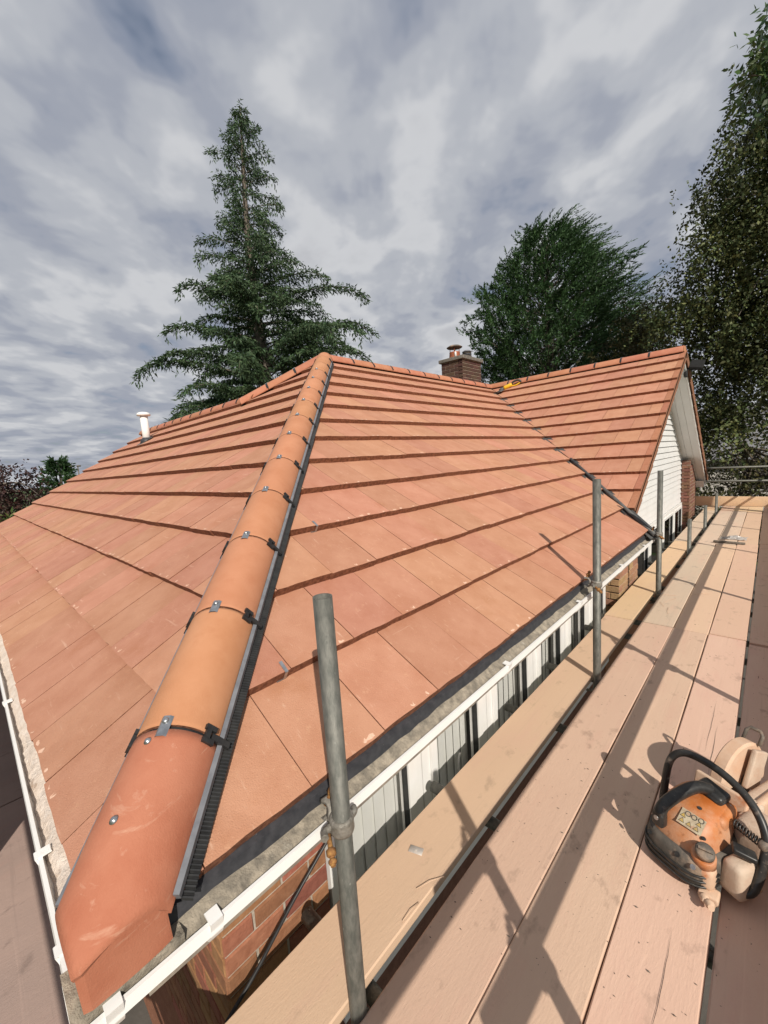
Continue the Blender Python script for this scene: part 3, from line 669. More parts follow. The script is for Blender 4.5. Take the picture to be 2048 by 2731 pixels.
brick_panel('tan brick pier near the valley', (XW + 0.10, 4.62, -2.05), (0, 1, 0), (1, 0, 0), 0.80, -2.05, -1.08, 'brick_tan', 'mortar')
brick_panel('tan brick return of the pier near the valley', (XW - 0.10, 4.62, -2.05), (1, 0, 0), (0, -1, 0), 0.197, -2.05, -1.08, 'brick_tan', 'mortar', half=0.11)
# gable pier
PX, PY0, PY1 = -1.275, 11.15, 12.15
brick_panel('brown brick pier at the end of the gable', (PX, PY0, -2.3), (0, 1, 0), (1, 0, 0), PY1 - PY0, -2.3, -0.52, 'brick_brown', 'mortar')
brick_panel('brown brick return of the gable pier', (PX - 0.155, PY0, -2.3), (1, 0, 0), (0, -1, 0), 0.152, -2.3, -0.40, 'brick_brown', 'mortar')
# gable cladding boards
XC = -1.43
z = -1.32; i = 0
while z < ZR - 0.22:
    h = 0.105; ya = lambda zz: YW - (ZR - 0.13 - zz) / TP; yb = lambda zz: min(YW + (ZR - 0.13 - zz) / TP, PY0 + 0.0 if zz < -0.40 else 99)
    lo0, hi0, lo1, hi1 = max(ya(z), 5.42), yb(z), max(ya(z + h), 5.42), yb(z + h)
    if hi1 > lo1:
        P = [(XC, lo0, z), (XC, hi0, z), (XC - 0.020, hi1, z + h - 0.006), (XC - 0.020, lo1, z + h - 0.006)]
        MB().prism(P, (-0.015, 0, 0)).build('cladding_board', 'white_clad', house)
    z += h; i += 1
wall('gable_backing', XC - 0.08, XC - 0.036, 5.42, 12.1, -1.33, -0.6, 'interior')
MB().prism([(XC - 0.036, YW - 3.0, -0.6), (XC - 0.036, YW + 3.0, -0.6), (XC - 0.036, YW, ZR - 0.25)], (-0.03, 0, 0)).build('gable_backing', 'interior', house)
# soffits and bargeboards under both verges
for sg in (-1, 1):
    U = lambda x, v, h: (x, YW + sg * (WR - v * CP + h * SP), ZE + v * SP + h * CP)
    v0 = 0.02 if sg > 0 else 0.35
    m = MB(); m.prism([U(XV - 0.03, v0, -0.06), U(XV - 0.03, VL - 0.03, -0.06), U(XV - 0.03, VL - 0.1, -0.155), U(XV - 0.03, v0, -0.175)], (-0.02, 0, 0)); m.build('bargeboard', 'white_upvc', house)
    for q in range(3):
        xa = XV - 0.052 - q * 0.115; m = MB(); m.prism([U(xa, v0, -0.15), U(xa - 0.111, v0, -0.15), U(xa - 0.111, VL - 0.09, -0.15), U(xa, VL - 0.09, -0.15)], Vector(U(0, 0, -0.012)) - Vector(U(0, 0, 0))); m.build('soffit_board', 'white_clad', house)
m = MB(); m.prism([(XV - 0.05, YW + WR - 0.42, ZE - 0.02), (XV - 0.05, YW + WR + 0.02, ZE - 0.18), (XV - 0.05, YW + WR - 0.30, ZE - 0.18)], (-0.3, 0, 0)); m.build('box_end', 'white_upvc', house)

# ------------------------------------------------------------------ windows
def window(lab, x, y0, y1, z0, z1, blind=None, handle=False):
    w = root_part('window', lab)
    m = MB(); fo, fi = 0.062, 0.05
    for (a, b, c, d) in ((y0, y1, z0, z0 + fo), (y0, y1, z1 - fo, z1), (y0, y0 + fo, z0 + fo, z1 - fo), (y1 - fo, y1, z0 + fo, z1 - fo)): m.box(x - 0.07, x, a, b, c, d)
    m.build('frame', 'white_upvc', w)
    m = MB(); a0, a1, c0, c1 = y0 + fo + 0.002, y1 - fo - 0.002, z0 + fo + 0.002, z1 - fo - 0.002; s = 0.045
    for (a, b, c, d) in ((a0, a1, c0, c0 + s), (a0, a1, c1 - s, c1), (a0, a0 + s, c0 + s, c1 - s), (a1 - s, a1, c0 + s, c1 - s)): m.box(x - 0.05, x + 0.012, a, b, c, d)
    m.build('sash', 'white_upvc', w)
    m = MB(); g = 0.0035
    for (a, b, c, d) in ((a0 + s, a1 - s, c0 + s, c0 + s + g), (a0 + s, a1 - s, c1 - s - g, c1 - s), (a0 + s, a0 + s + g, c0 + s + g, c1 - s - g), (a1 - s - g, a1 - s, c0 + s + g, c1 - s - g)): m.box(x - 0.03, x + 0.003, a, b, c, d)
    m.build('gasket', 'black_plastic', w)
    MB().box(x - 0.022, x - 0.018, a0 + s + g, a1 - s - g, c0 + s + g, c1 - s - g).build('pane', 'glass', w)
    if blind:
        t = y0 - 0.02; k = 0; W_ = 0.088
        while t < blind:
            m = MB(); m.prism([(x - 0.108, t, z0), (x - 0.121, t + W_, z0), (x - 0.123, t + W_, z0), (x - 0.110, t, z0)], (0, 0, z1 - z0)); m.build('blind_slat', 'blind', w); t += W_ - 0.014; k += 1
    if handle:
        m = MB(); m.tube(curve_pts([(x - 0.055, y1 - 0.2, z0 + 0.36), (x - 0.075, y1 - 0.21, z0 + 0.37), (x - 0.08, y1 - 0.2, z0 + 0.42), (x - 0.075, y1 - 0.19, z0 + 0.47)], 8), 0.007, 6); m.build('handle', 'white_upvc', w)
    return w
def root_part(name, lab):
    o = bpy.data.objects.new(name, None); COL.objects.link(o); o.parent = house; o['label'] = lab; ORG[o.name] = ORG[house.name]; return o
WY = [0.80, 1.395, 2.03, 2.70, 3.33, 3.93, 4.50]
names = ['first', 'second', 'third', 'fourth', 'fifth', 'sixth']
for i in range(6):
    window('white framed %s window from the corner pier with vertical blinds' % names[i], XW + 0.0, WY[i] + 0.004, WY[i + 1] - 0.004, -2.21, -1.15, WY[i + 1] - 0.075, handle=(i == 1))
wall('room', -3.4, XW - 0.16, 0.6, 4.6, -2.6, -2.55, 'interior'); wall('room', -3.45, -3.4, 0.6, 4.6, -2.6, -1.15, 'interior')
GY = [6.6, 7.75, 8.9, 10.05, 11.14]
for i in range(4):
    window('white framed %s window under the gable cladding' % names[i], XC + 0.02, GY[i] + 0.004, GY[i + 1] - 0.004, -2.25, -1.335)
window('narrow white framed window beside the tan brick pier', XC + 0.02, 5.45, 6.55, -2.25, -1.335)
wall('room', -4.4, XC - 0.1, 5.5, 12.0, -2.6, -2.55, 'interior'); wall('room', -4.45, -4.4, 5.5, 12.0, -2.6, -1.15, 'interior')
# cable tacked under the gutter
MB().tube(curve_pts([(-1.10, 0.33, -1.60), (-1.12, 0.45, -1.56), (-1.16, 0.62, -1.50), (-1.17, 0.80, -1.40), (-1.18, 0.98, -1.30)], 20), 0.0065, 6).build('cable', 'black_plastic', house)

# ------------------------------------------------------------------ chimney
CX0, CX1, CY0, CY1, CZ1 = -5.42, -4.87, 7.80, 8.56, 2.10
brick_panel('dark brick chimney face above the main ridge', (CX1, CY0, 1.05), (0, 1, 0), (1, 0, 0), CY1 - CY0, 1.05, CZ1, 'brick_dark', 'mortar_dark')
brick_panel('dark brick chimney side', (CX0, CY0, 1.05), (1, 0, 0), (0, -1, 0), CX1 - CX0 - 0.002, 1.05, CZ1, 'brick_dark', 'mortar_dark', half=0.11)
wall('chimney_core', CX0 + 0.004, CX1 - 0.115, CY0 + 0.115, CY1 - 0.004, 0.9, CZ1, 'brick_dark')
MB().rbox(((CX0 + CX1) / 2, (CY0 + CY1) / 2, CZ1 + 0.038), (CX1 - CX0 + 0.09, CY1 - CY0 + 0.09, 0.075), 0.01, seg=2).build('chimney_cap', 'concrete', house)
pc = (-5.20, 8.02, CZ1 + 0.07)
m = MB(); m.lathe(pc, (0, 0, 1), [(0.125, 0), (0.125, 0.05), (0.115, 0.14), (0.118, 0.16), (0.09, 0.165)], 20); pot = m.build('chimney_pot', 'copper', house); pot['label'] = 'copper brown chimney pot under a flat cowl'
for k in range(4):
    an = k * math.pi / 2 + 0.5; MB().tube([(pc[0] + 0.10 * math.cos(an), pc[1] + 0.10 * math.sin(an), pc[2] + 0.12), (pc[0] + 0.10 * math.cos(an), pc[1] + 0.10 * math.sin(an), pc[2] + 0.27)], 0.009, 6).build('cowl_leg', 'copper', pot)
MB().lathe((pc[0], pc[1], pc[2] + 0.255), (0, 0, 1), [(0.165, 0), (0.175, 0.012), (0.12, 0.045), (0.03, 0.06)], 24).build('cowl', 'saw_grey', pot)
MB().lathe((pc[0] + 0.085, pc[1] - 0.10, pc[2] + 0.03), (0, 0, 1), [(0.022, 0), (0.022, 0.10), (0.014, 0.115), (0.002, 0.118)], 10).build('vent_cap', 'white_upvc', pot)
pc2 = (-5.06, 8.30, CZ1 + 0.07); m = MB(); m.lathe(pc2, (0, 0, 1), [(0.085, 0), (0.085, 0.07)], 18); pot2 = m.build('flue_terminal', 'white_upvc', house); pot2['label'] = 'louvred flue terminal beside the cowl'
for k in range(4): MB().lathe((pc2[0], pc2[1], pc2[2] + 0.07 + 0.034 * k), (0, 0, 1), [(0.08, 0), (0.105, 0.004), (0.105, 0.014), (0.075, 0.02), (0.075, 0.034)], 18).build('louvre', 'saw_grey' if k % 2 == 0 else 'grey_plastic', pot2)

# ------------------------------------------------------------------ vent pipe on the long slope, floodlight at the gable
vb_ = Vector((-8.55, 2.57, 0.0)); vb_.z = ZE + (vb_.y - YE) * TP + 0.02
m = MB(); m.lathe((vb_.x, vb_.y, vb_.z - 0.1), (0, 0, 1), [(0.066, 0), (0.066, 0.58)], 22); vp_ = m.build('vent_pipe', 'white_upvc', house); vp_['label'] = 'white plastic vent pipe with a mushroom cap standing on the long slope'
MB().lathe((vb_.x, vb_.y, vb_.z + 0.46), (0, 0, 1), [(0.068, 0), (0.112, 0.005), (0.118, 0.03), (0.10, 0.055), (0.06, 0.07), (0.01, 0.075)], 24).build('vent_cap', 'white_upvc', vp_)
MB().lathe((vb_.x, vb_.y, vb_.z - 0.06), (0, 0, 1), [(0.12, 0), (0.105, 0.07), (0.08, 0.10), (0.067, 0.12)], 24).build('vent_collar', 'tray', vp_)
MB().prism([(vb_.x - 0.12, vb_.y - 0.17, ZE + (vb_.y - 0.17 - YE) * TP + 0.040), (vb_.x + 0.12, vb_.y - 0.17, ZE + (vb_.y - 0.17 - YE) * TP + 0.040), (vb_.x + 0.12, vb_.y + 0.08, ZE + (vb_.y + 0.08 - YE) * TP + 0.038), (vb_.x - 0.12, vb_.y + 0.08, ZE + (vb_.y + 0.08 - YE) * TP + 0.038)], (0, 0, 0.006)).build('vent_slate', 'lead', vp_)
fc = Vector((XV + 0.09, YW + 0.42, ZR - 0.20)); m = MB(); m.rbox(fc, (0.20, 0.42, 0.06), 0.015, rot=Matrix.Rotation(rad(24), 3, 'X') @ Matrix.Rotation(rad(12), 3, 'Y')); fl = m.build('floodlight', 'matt_black', house); fl['label'] = 'black floodlight mounted at the top of the gable'
MB().tube([fc + Vector((-0.10, -0.12, -0.03)), fc + Vector((-0.12, -0.24, -0.13)), fc + Vector((-0.14, -0.28, -0.16))], 0.016, 8).build('bracket', 'black_plastic', fl)
MB().rbox(fc + Vector((-0.12, -0.26, -0.17)), (0.05, 0.09, 0.09), 0.012).build('junction_box', 'black_plastic', fl)

# ------------------------------------------------------------------ scaffold frame
scaf = root('scaffold', 'grey galvanised tube scaffold standing along the bungalow eaves', 'scaffold', (-0.3, 5.0, -GZ))
TR = 0.0242
PYS = [0.578, 2.754, 4.788, 6.93, 8.82, 10.79]
PTOP = [-0.315, -0.192, -0.261, -1.06, -1.10, -1.08]
def tubep(name, a, b, lab=None, par=scaf):
    o = MB().pipe(a, b, TR).build(name, 'galv', par)
    if lab: o['label'] = lab
    return o
XI, XO = -0.787, 0.235
for y, zt in zip(PYS, PTOP):
    tubep('standard', (XI - 0.002, y, -GZ), (XI + 0.002, y, zt))
    tubep('standard', (XO, y, -GZ), (XO, y, -0.30))
for z, x in ((-1.62, XI + 0.052), (-1.62, XO - 0.052)): tubep('ledger', (x, -0.75, z), (x, 12.6, z))
for y in (0.654, 1.40, 2.20, 2.85, 3.70, 4.05, 4.77, 5.20, 6.26, 7.20, 7.76, 8.64, 9.7, 10.6, 11.6): tubep('transom', (-1.14 - 0.02 * random.random(), y, -1.585), (0.36, y, -1.585))
for z in (-0.90, -0.635):
    tubep('guard_rail', (XO - 0.05, 0.35, z), (XO - 0.05, 12.5, z))
tubep('guard_rail', (XO - 0.10, -1.2, -0.93), (XO - 0.06, 0.62, -0.95)); tubep('guard_rail', (XO - 0.05, -1.2, -0.67), (XO - 0.10, 0.60, -0.72))  # lapped rails added out of view to widen the rail shadow
for z in (-0.645, -0.955): tubep('guard_rail', (-3.0, 12.24, z), (0.9, 12.24, z))
for x in (-1.6, 0.3): tubep('standard', (x, 12.31, -GZ), (x, 12.31, -0.35))
# return along the long slope
for x in (-1.6, -3.7, -5.8): tubep('standard', (x, -0.62, -GZ), (x, -0.62, -0.5))
for z in (-1.62, -0.95, -0.62): tubep('guard_rail' if z > -1.5 else 'ledger', (-7.0, -0.60, z), (0.3, -0.60, z))
for x in (-0.95, -2.2, -3.6, -5.0): tubep('transom', (x, 0.16, -1.585), (x, -0.75, -1.585))
def coupler(p, az, rusty=True, sc=1.0):
    """right angle coupler on a standard: forged band, an open second jaw and two swing bolts"""
    p = Vector(p); o_ = Vector((math.cos(az), math.sin(az), 0)); s_ = Vector((-o_.y, o_.x, 0)); z_ = Vector((0, 0, 1))
    m = MB(); m.lathe(p - z_ * 0.022, z_, [(0.026, 0), (0.031, 0.002), (0.033, 0.010), (0.0315, 0.022), (0.033, 0.034), (0.031, 0.042), (0.026, 0.044)], 18)
    c = m.build('coupler', 'forged', scaf)
    # open jaw beside the tube, axis horizontal
    q = p + o_ * 0.062; m = MB(); pts = [q + (z_ * math.sin(a) - o_ * math.cos(a)) * 0.030 for a in [rad(-115 + 230 * k / 14) for k in range(15)]]
    vs = []
    for a in [rad(-115 + 230 * k / 14) for k in range(15)]:
        dv = z_ * math.sin(a) - o_ * math.cos(a); ww = 0.020 + 0.004 * math.cos(a * 3)
        for rr, wv in ((0.0255, -ww), (0.0255, ww), (0.0335, ww * 0.8), (0.0335, -ww * 0.8)): vs.append(q + dv * rr + s_ * wv)
    fs = []
    for k in range(14):
        for j in range(4): fs.append((4 * k + j, 4 * k + (j + 1) % 4, 4 * k + 4 + (j + 1) % 4, 4 * k + 4 + j))
    fs += [(0, 1, 2, 3), (59, 58, 57, 56)]; m.smooth = True; m.add(vs, fs); m.build('jaw', 'forged', c)
    m = MB(); qa = [p + s_ * 0.028 + o_ * 0.01, p + s_ * 0.05 + o_ * 0.004, p + s_ * 0.058 - o_ * 0.012]; m.tube(curve_pts(qa, 6), 0.010, 8); m.build('lug', 'forged', c); m = MB(); m.tube(curve_pts([p - s_ * 0.028, p - s_ * 0.046 + o_ * 0.008, p - s_ * 0.05 + o_ * 0.02], 6), 0.009, 8); m.build('lug', 'forged', c)
    for base, dr in ((q + z_ * 0.030 - s_ * 0.0, (z_ * 0.8 - o_ * 0.15 - s_ * 0.5)), (p + s_ * 0.05 - o_ * 0.02 - z_ * 0.012, (-o_ * 0.75 + s_ * 0.3 - z_ * 0.35))):
        dr = dr.normalized(); m = MB(); m.tube([base - dr * 0.02, base + dr * 0.048], 0.0065, 8); m.lathe(base + dr * 0.012, dr, [(0.0125, 0), (0.0125, 0.012), (0.009, 0.016)], 6); m.lathe(base + dr * 0.034, dr, [(0.010, 0), (0.011, 0.005), (0.008, 0.010)], 8)
        m.build('bolt', 'rust' if rusty else 'forged', c)
    return c
for y, zc in zip(PYS[:3], (-0.935, -0.868, -0.90)): coupler((XI, y, zc), rad(172))
for y in PYS: coupler((XI, y, -1.62), rad(20), False); coupler((XO, y, -0.90), rad(200), False); coupler((XO, y, -0.635), rad(200), False)

# ------------------------------------------------------------------ scaffold boards, each a thing of its own
def board(label, x0, x1, y0, y1, m, z=ZP, along='y', group='boards of the scaffold walkway', th=0.038, tilt=0.0, banded=True):
    mb = MB(); e = 0.012
    if along == 'y': w, L = x1 - x0, y1 - y0; f = lambda a, b, h: (x0 + a, y0 + b, z + h + tilt * b)
    else: w, L = y1 - y0, x1 - x0; f = lambda a, b, h: (x0 + b, y0 + a, z + h)
    n = 14; rr = random.Random(label)
    sec = [(0.0, -th + 0.003), (0.003, -th), (w - 0.003, -th), (w, -th + 0.003), (w, -0.004), (w - 0.004, 0.0), (0.004, 0.0), (0.0, -0.004)]
    vs = []; ph = rr.uniform(0, 6)
    for i in range(n + 1):
        b = L * i / n; wob = 0.0016 * math.sin(ph + b * 1.7); up = 0.0015 * math.sin(ph * 2 + b * 1.1)
        for a, h in sec: vs.append(f(a + wob + rr.uniform(-0.0009, 0.0009), b, h + up))
    K = len(sec); fs = [(i * K + k, i * K + (k + 1) % K, (i + 1) * K + (k + 1) % K, (i + 1) * K + k) for i in range(n) for k in range(K)] + [list(range(K))[::-1], [n * K + k for k in range(K)]]
    mb.add(vs, fs); c = ((x0 + x1) / 2, (y0 + y1) / 2, z - th)
    o = mb.build('scaffold_board', m, None, org=c); tag(o, label, 'scaffold board', group); return o
g = 0.005
S0, S1, S2 = 3.915, 7.45, 11.22
BX = [(-0.765, -0.541), (-0.537, -0.313), (-0.307, -0.083), (-0.070, 0.155)]
rows = ['beside the inner tube standards', 'second in from the inner standards', 'in the middle of the walkway', 'under the outer guard rails']
mats1 = ['board_pink', 'board_pink', 'board_pink', 'board_pink']; mats2 = ['board_grey', 'board_tan', 'board_tan', 'board_pink']; mats3 = ['board_grey', 'board_grey', 'board_tan', 'board_pink']
b0 = {}
labs1 = ['dusty pink scaffold board beside the first inner standards', 'dusty pink scaffold board passing just clear of the saw', 'pink cracked scaffold board carrying the cut-off saw', 'shaded pink scaffold board behind the cut-off saw next to the toe board']
labs2 = ['greyed scaffold board with straw scraps by the middle standards', 'tan scaffold board beyond the saw board with a rail shadow', 'tan scaffold board in line beyond the saw', 'shaded scaffold board in line beyond the saw along the toe board']
labs3 = ['grey scaffold board by the last short standards', 'grey scaffold board under the plastic scrap', 'tan scaffold board running up to the cross board at the far end', 'shaded scaffold board running to the far end along the toe board']
for i, (a, b) in enumerate(BX):
    board(labs1[i], a, b, 0.02 - 0.0 * i, S0 + (0.02 if i == 2 else 0), mats1[i], z=ZP + (0.0, 0.002, -0.001, -0.016)[i])
    board(labs2[i], a + 0.002, b + 0.001, S0 + 0.012 + (0.02 if i == 2 else 0), S1 + 0.12 * i, mats2[i], z=ZP + (0.004, 0.0, 0.003, -0.002)[i])
    board(labs3[i], a - 0.004, b - 0.006, S1 + 0.012 + 0.12 * i, S2, mats3[i], z=ZP + (0.0, 0.004, 0.0, -0.002)[i])
    board('scaffold board behind the last inner standard number %s across' % ['one', 'two', 'three', 'four'][i] if False else ['pale board end by the last inner standard before the end toe board', 'tan board end next to the last one under the end toe board', 'yellowish board end in the middle under the end toe board', 'shaded board end in the corner of the toe boards'][i], a, b, S2 + 0.01, 12.03, ['board_tan', 'board_yellow', 'board_yellow', 'board_pink'][i], z=ZP + 0.003)
board('long tan inner board with a steel nail plate beside the windows', -1.050, -0.822, -0.35, 3.905, 'board_tan', z=ZP + 0.002)
board('yellowish inner board between the second and third inner standards', -1.056, -0.828, 3.916, 5.63, 'board_yellow', z=ZP + 0.004)
board('yellowish inner board alongside the tan brick pier', -1.056, -0.828, 5.64, 7.62, 'board_yellow', z=ZP + 0.0)
board('grey inner board beside the gable windows', -1.056, -0.828, 7.63, 9.4, 'board_grey', z=ZP + 0.003)
board('grey inner board beside the brown gable pier', -1.056, -0.828, 9.41, 11.3, 'board_grey', z=ZP + 0.0)
board('yellowish inner board stub at the far end', -1.056, -0.828, 11.31, 12.03, 'board_yellow', z=ZP + 0.002)
cb_ = bpy.data.objects['scaffold_board.008'] if False else next(o for o in bpy.data.objects if o.get('label') == labs1[2])
rr_ = random.Random(4)
for x, ya, yb, w_ in ((-0.155, 2.15, 2.62, 0.0008), (-0.185, 2.35, 2.9, 0.0007), (-0.175, 1.0, 1.36, 0.0008), (-0.19, 0.62, 0.98, 0.0007)):
    b = MB(); n = 16; vs = []; xx = x
    for i in range(n + 1):
        xx += rr_.uniform(-0.0012, 0.0016); w2 = w_ * math.sin(math.pi * min(0.98, max(0.04, i / n))); y = ya + (yb - ya) * i / n; vs += [(xx - w2, y, ZP + 0.0022), (xx + w2, y, ZP + 0.0022)]
    b.add(vs, [(2 * i, 2 * i + 1, 2 * i + 3, 2 * i + 2) for i in range(n)]); b.build('crack', 'felt', cb_)
np_ = MB(); np_.rbox((-0.955, 1.045, ZP + 0.0035), (0.055, 0.03, 0.003), 0.0012, rot=Matrix.Rotation(0.35, 3, 'Z'), seg=1); np_.lathe((-0.955, 1.045, ZP + 0.004), (0, 0, 1), [(0.004, 0), (0.003, 0.003)], 8)
tag(np_.build('nail_plate', 'plate_steel', None, org=(-0.955, 1.045, ZP)), 'small steel nail plate lying on the inner board', 'nail plate')
# toe boards
def toe(label, x0, x1, y0, y1, m, z0=ZP, h=0.225):
    o = MB().rbox(((x0 + x1) / 2, (y0 + y1) / 2, z0 + h / 2 + 0.003), (x1 - x0, y1 - y0, h), 0.004, seg=2).build('toe_board', m, None, org=((x0 + x1) / 2, (y0 + y1) / 2, z0)); tag(o, label, 'toe board', 'toe boards of the scaffold')
toe('toe board standing on edge along the outer standards by the saw', 0.166, 0.204, -0.4, 3.9, 'board_pink')
toe('toe board standing on edge along the outer standards beyond the saw', 0.166, 0.204, 3.91, 7.8, 'board_tan')
toe('toe board standing on edge along the outer standards at the far end', 0.166, 0.204, 7.81, 12.0, 'board_tan')
toe('yellow toe board standing on edge across the far end of the walkway', -1.5, 0.9, 12.05, 12.09, 'board_yellow')
toe('lower of two toe boards added to shade the long slope walkway', -6.9, -1.95, -0.34, -0.302, 'board_old')  # doubled toe boards added out of view to cast the broad shade here
toe('upper of two toe boards added to shade the long slope walkway', -6.9, -1.95, -0.34, -0.302, 'board_old', z0=ZP + 0.228)
for i, (ya, yb) in enumerate(((-0.145, 0.08), (-0.375, -0.15), (-0.605, -0.38))):
    for j, (xa, xb) in enumerate(((-2.62, -1.07), (-6.6, -2.63))):
        board(['old brown board under the long slope gutter', 'old brown board second out from the long slope gutter', 'old brown board third out from the long slope gutter'][i] + [' by the corner', ' away from the corner'][j], xa, xb, ya, yb, 'board_old', z=ZP - 0.002 * i, along='x', group='boards below the long slope')
board('wide board bridging the corner behind the camera', -1.065, -0.2, -0.62, -0.38, 'board_old', z=ZP + 0.04, along='x', group='boards below the long slope')

# ------------------------------------------------------------------ petrol cut-off saw
SO = Vector((-0.150, 1.70, ZP)); SYAW = rad(-24)
saw = root('cut_off_saw', 'dusty orange petrol cut-off saw with black handles resting on the boards', 'saw', SO)
RS = Matrix.Rotation(SYAW, 3, 'Z')
S = lambda x, y, z: SO + RS @ Vector((x, y, z))
def srot(ax=0, ay=0, az=0): return RS @ Matrix.Rotation(rad(az), 3, 'Z') @ Matrix.Rotation(rad(ay), 3, 'Y') @ Matrix.Rotation(rad(ax), 3, 'X')
def sbox(name, m, c, size, bev, ax=0, ay=0, az=0, taper=None, par=saw, lab=None, seg=3):
    o = MB().rbox(S(*c), size, bev, rot=srot(ax, ay, az), seg=seg, taper=taper).build(name, m, par)
    if lab: o['label'] = lab
    return o
def loft(name, m, rings, par=saw, lab=None):        # rings of local points
    b = MB(); b.smooth = True; n = len(rings[0]); vs = [S(*p) for r in rings for p in r]
    fs = [(i * n + k, i * n + (k + 1) % n, (i + 1) * n + (k + 1) % n, (i + 1) * n + k) for i in range(len(rings) - 1) for k in range(n)]
    fs += [list(range(n))[::-1], [(len(rings) - 1) * n + k for k in range(n)]]
    b.add(vs, fs); o = b.build(name, m, par)
    if lab: o['label'] = lab
    return o
def sup(cx, cy, w, d, z, e=3.2, n=28):               # superellipse ring
    o = []
    for k in range(n):
        a = 2 * math.pi * k / n; c, s_ = math.cos(a), math.sin(a)
        o.append((cx + w * math.copysign(abs(c) ** (2 / e), c), cy + d * math.copysign(abs(s_) ** (2 / e), s_), z))
    return o
# dark rear base with a rounded heel, and its ribs
base = loft('base_housing', 'saw_grey', [sup(0, -0.03, 0.105, 0.115, 0.006), sup(0, -0.035, 0.118, 0.135, 0.02), sup(0, -0.035, 0.124, 0.142, 0.06), sup(0, -0.03, 0.123, 0.140, 0.10), sup(0, -0.025, 0.118, 0.132, 0.125)], lab='dark grey rounded rear housing')
for k, zz in enumerate((0.035, 0.055, 0.075)):
    b = MB(); pts = [S(*p) for p in sup(0, -0.035, 0.1255, 0.1435, zz, n=40) if p[1] < -0.06]
    pts = [S(p[0], p[1], p[2]) for p in sorted([q for q in sup(0, -0.035, 0.1255, 0.1435, zz, n=40) if q[1] < -0.06], key=lambda q: q[0])]
    b.tube(pts, 0.0045, 6); b.build('rib', 'saw_black', base)
for x in (-0.075, 0.03, 0.085): MB().lathe(S(x, -0.165, 0.108), RS @ Vector((0, -0.6, 0.5)), [(0.009, 0), (0.009, 0.004)], 10).build('screw_recess', 'saw_black' if x < 0.06 else 'steel', base)
# orange engine cover
cover = loft('engine_cover', 'saw_orange', [sup(-0.006, -0.025, 0.108, 0.122, 0.108), sup(-0.008, -0.02, 0.108, 0.122, 0.130), sup(-0.010, 0.0, 0.104, 0.125, 0.160), sup(-0.012, 0.02, 0.098, 0.12, 0.190), sup(-0.012, 0.035, 0.088, 0.102, 0.215), sup(-0.012, 0.045, 0.07, 0.08, 0.230), sup(-0.012, 0.05, 0.03, 0.03, 0.235)], lab='dusty orange engine cover')
sbox('cover_plate', 'saw_guard', (-0.01, 0.165, 0.18), (0.19, 0.022, 0.11), 0.008, ax=-18, lab='brownish plate across the front of the cover')
sbox('cover_bulge', 'saw_orange', (0.045, 0.06, 0.195), (0.08, 0.13, 0.06), 0.024, az=8, ax=6)
for p in ((0.02, -0.02, 0.232), (0.075, -0.09, 0.182), (-0.07, 0.0, 0.205)): MB().lathe(S(*p), RS @ Vector((0.1, -0.2, 1)), [(0.008, 0), (0.007, 0.002)], 10).build('screw_recess', 'saw_black', cover)
for k in range(5):
    MB().obox(S(-0.116 + 0.002 * k, -0.02 + 0.022 * k, 0.150), RS @ Vector((0.10, 0.0, 1)), 0.034, 0.006, 0.010, RS @ Vector((1, 0, 0))).build('vent_slot', 'saw_black', cover)
MB().tube([S(*p) for p in sup(-0.004, -0.027, 0.1155, 0.129, 0.119, n=48)] + [S(*sup(-0.004, -0.027, 0.1155, 0.129, 0.119, n=48)[0])], 0.0028, 5, cap=False).build('seam', 'saw_black', cover)
for p in ((-0.07, -0.118, 0.15), (0.06, 0.10, 0.222)): MB().lathe(S(*p), RS @ Vector((0.0, -0.5, 1)), [(0.006, 0), (0.006, 0.005), (0.003, 0.006)], 8).build('screw', 'steel', cover)
# rear grip on top of the cover
b = MB(); gp = curve_pts([(-0.050, -0.152, 0.200), (-0.047, -0.125, 0.236), (-0.036, -0.05, 0.262), (-0.020, 0.03, 0.272), (0.004, 0.08, 0.258)], 24)
b.tube([S(*p) for p in gp], [0.021, 0.0225, 0.023, 0.0225, 0.0215, 0.021, 0.021, 0.0215, 0.022] + [0.022] * (len(gp) - 9), 14); rg = b.build('rear_handle', 'saw_black', saw); rg['label'] = 'black rear grip above the cover'
sbox('handle_mount', 'saw_black', (0.005, 0.09, 0.248), (0.10, 0.075, 0.04), 0.02, ay=10, par=rg)
sbox('handle_foot', 'saw_black', (-0.050, -0.147, 0.185), (0.044, 0.040, 0.06), 0.014, par=rg)
MB().lathe(S(-0.050, -0.167, 0.195), RS @ Vector((0, -1, 0.2)), [(0.009, 0), (0.009, 0.003)], 10).build('screw', 'steel', rg)
sbox('trigger', 'saw_orange', (-0.046, -0.01, 0.245), (0.014, 0.05, 0.022), 0.005, par=rg)
# wrap-around front handle
b = MB(); fp = curve_pts([(-0.155, 0.03, 0.05), (-0.158, 0.045, 0.13), (-0.158, 0.075, 0.26), (-0.135, 0.10, 0.315), (-0.08, 0.115, 0.335), (0.03, 0.11, 0.335), (0.13, 0.09, 0.30), (0.19, 0.06, 0.235), (0.205, 0.02, 0.15), (0.20, -0.03, 0.06), (0.16, -0.06, 0.03)], 60)
b.tube([S(*p) for p in fp], 0.0145, 14); fh = b.build('front_handle', 'saw_black', saw); fh['label'] = 'black tubular front handle arching over the saw'
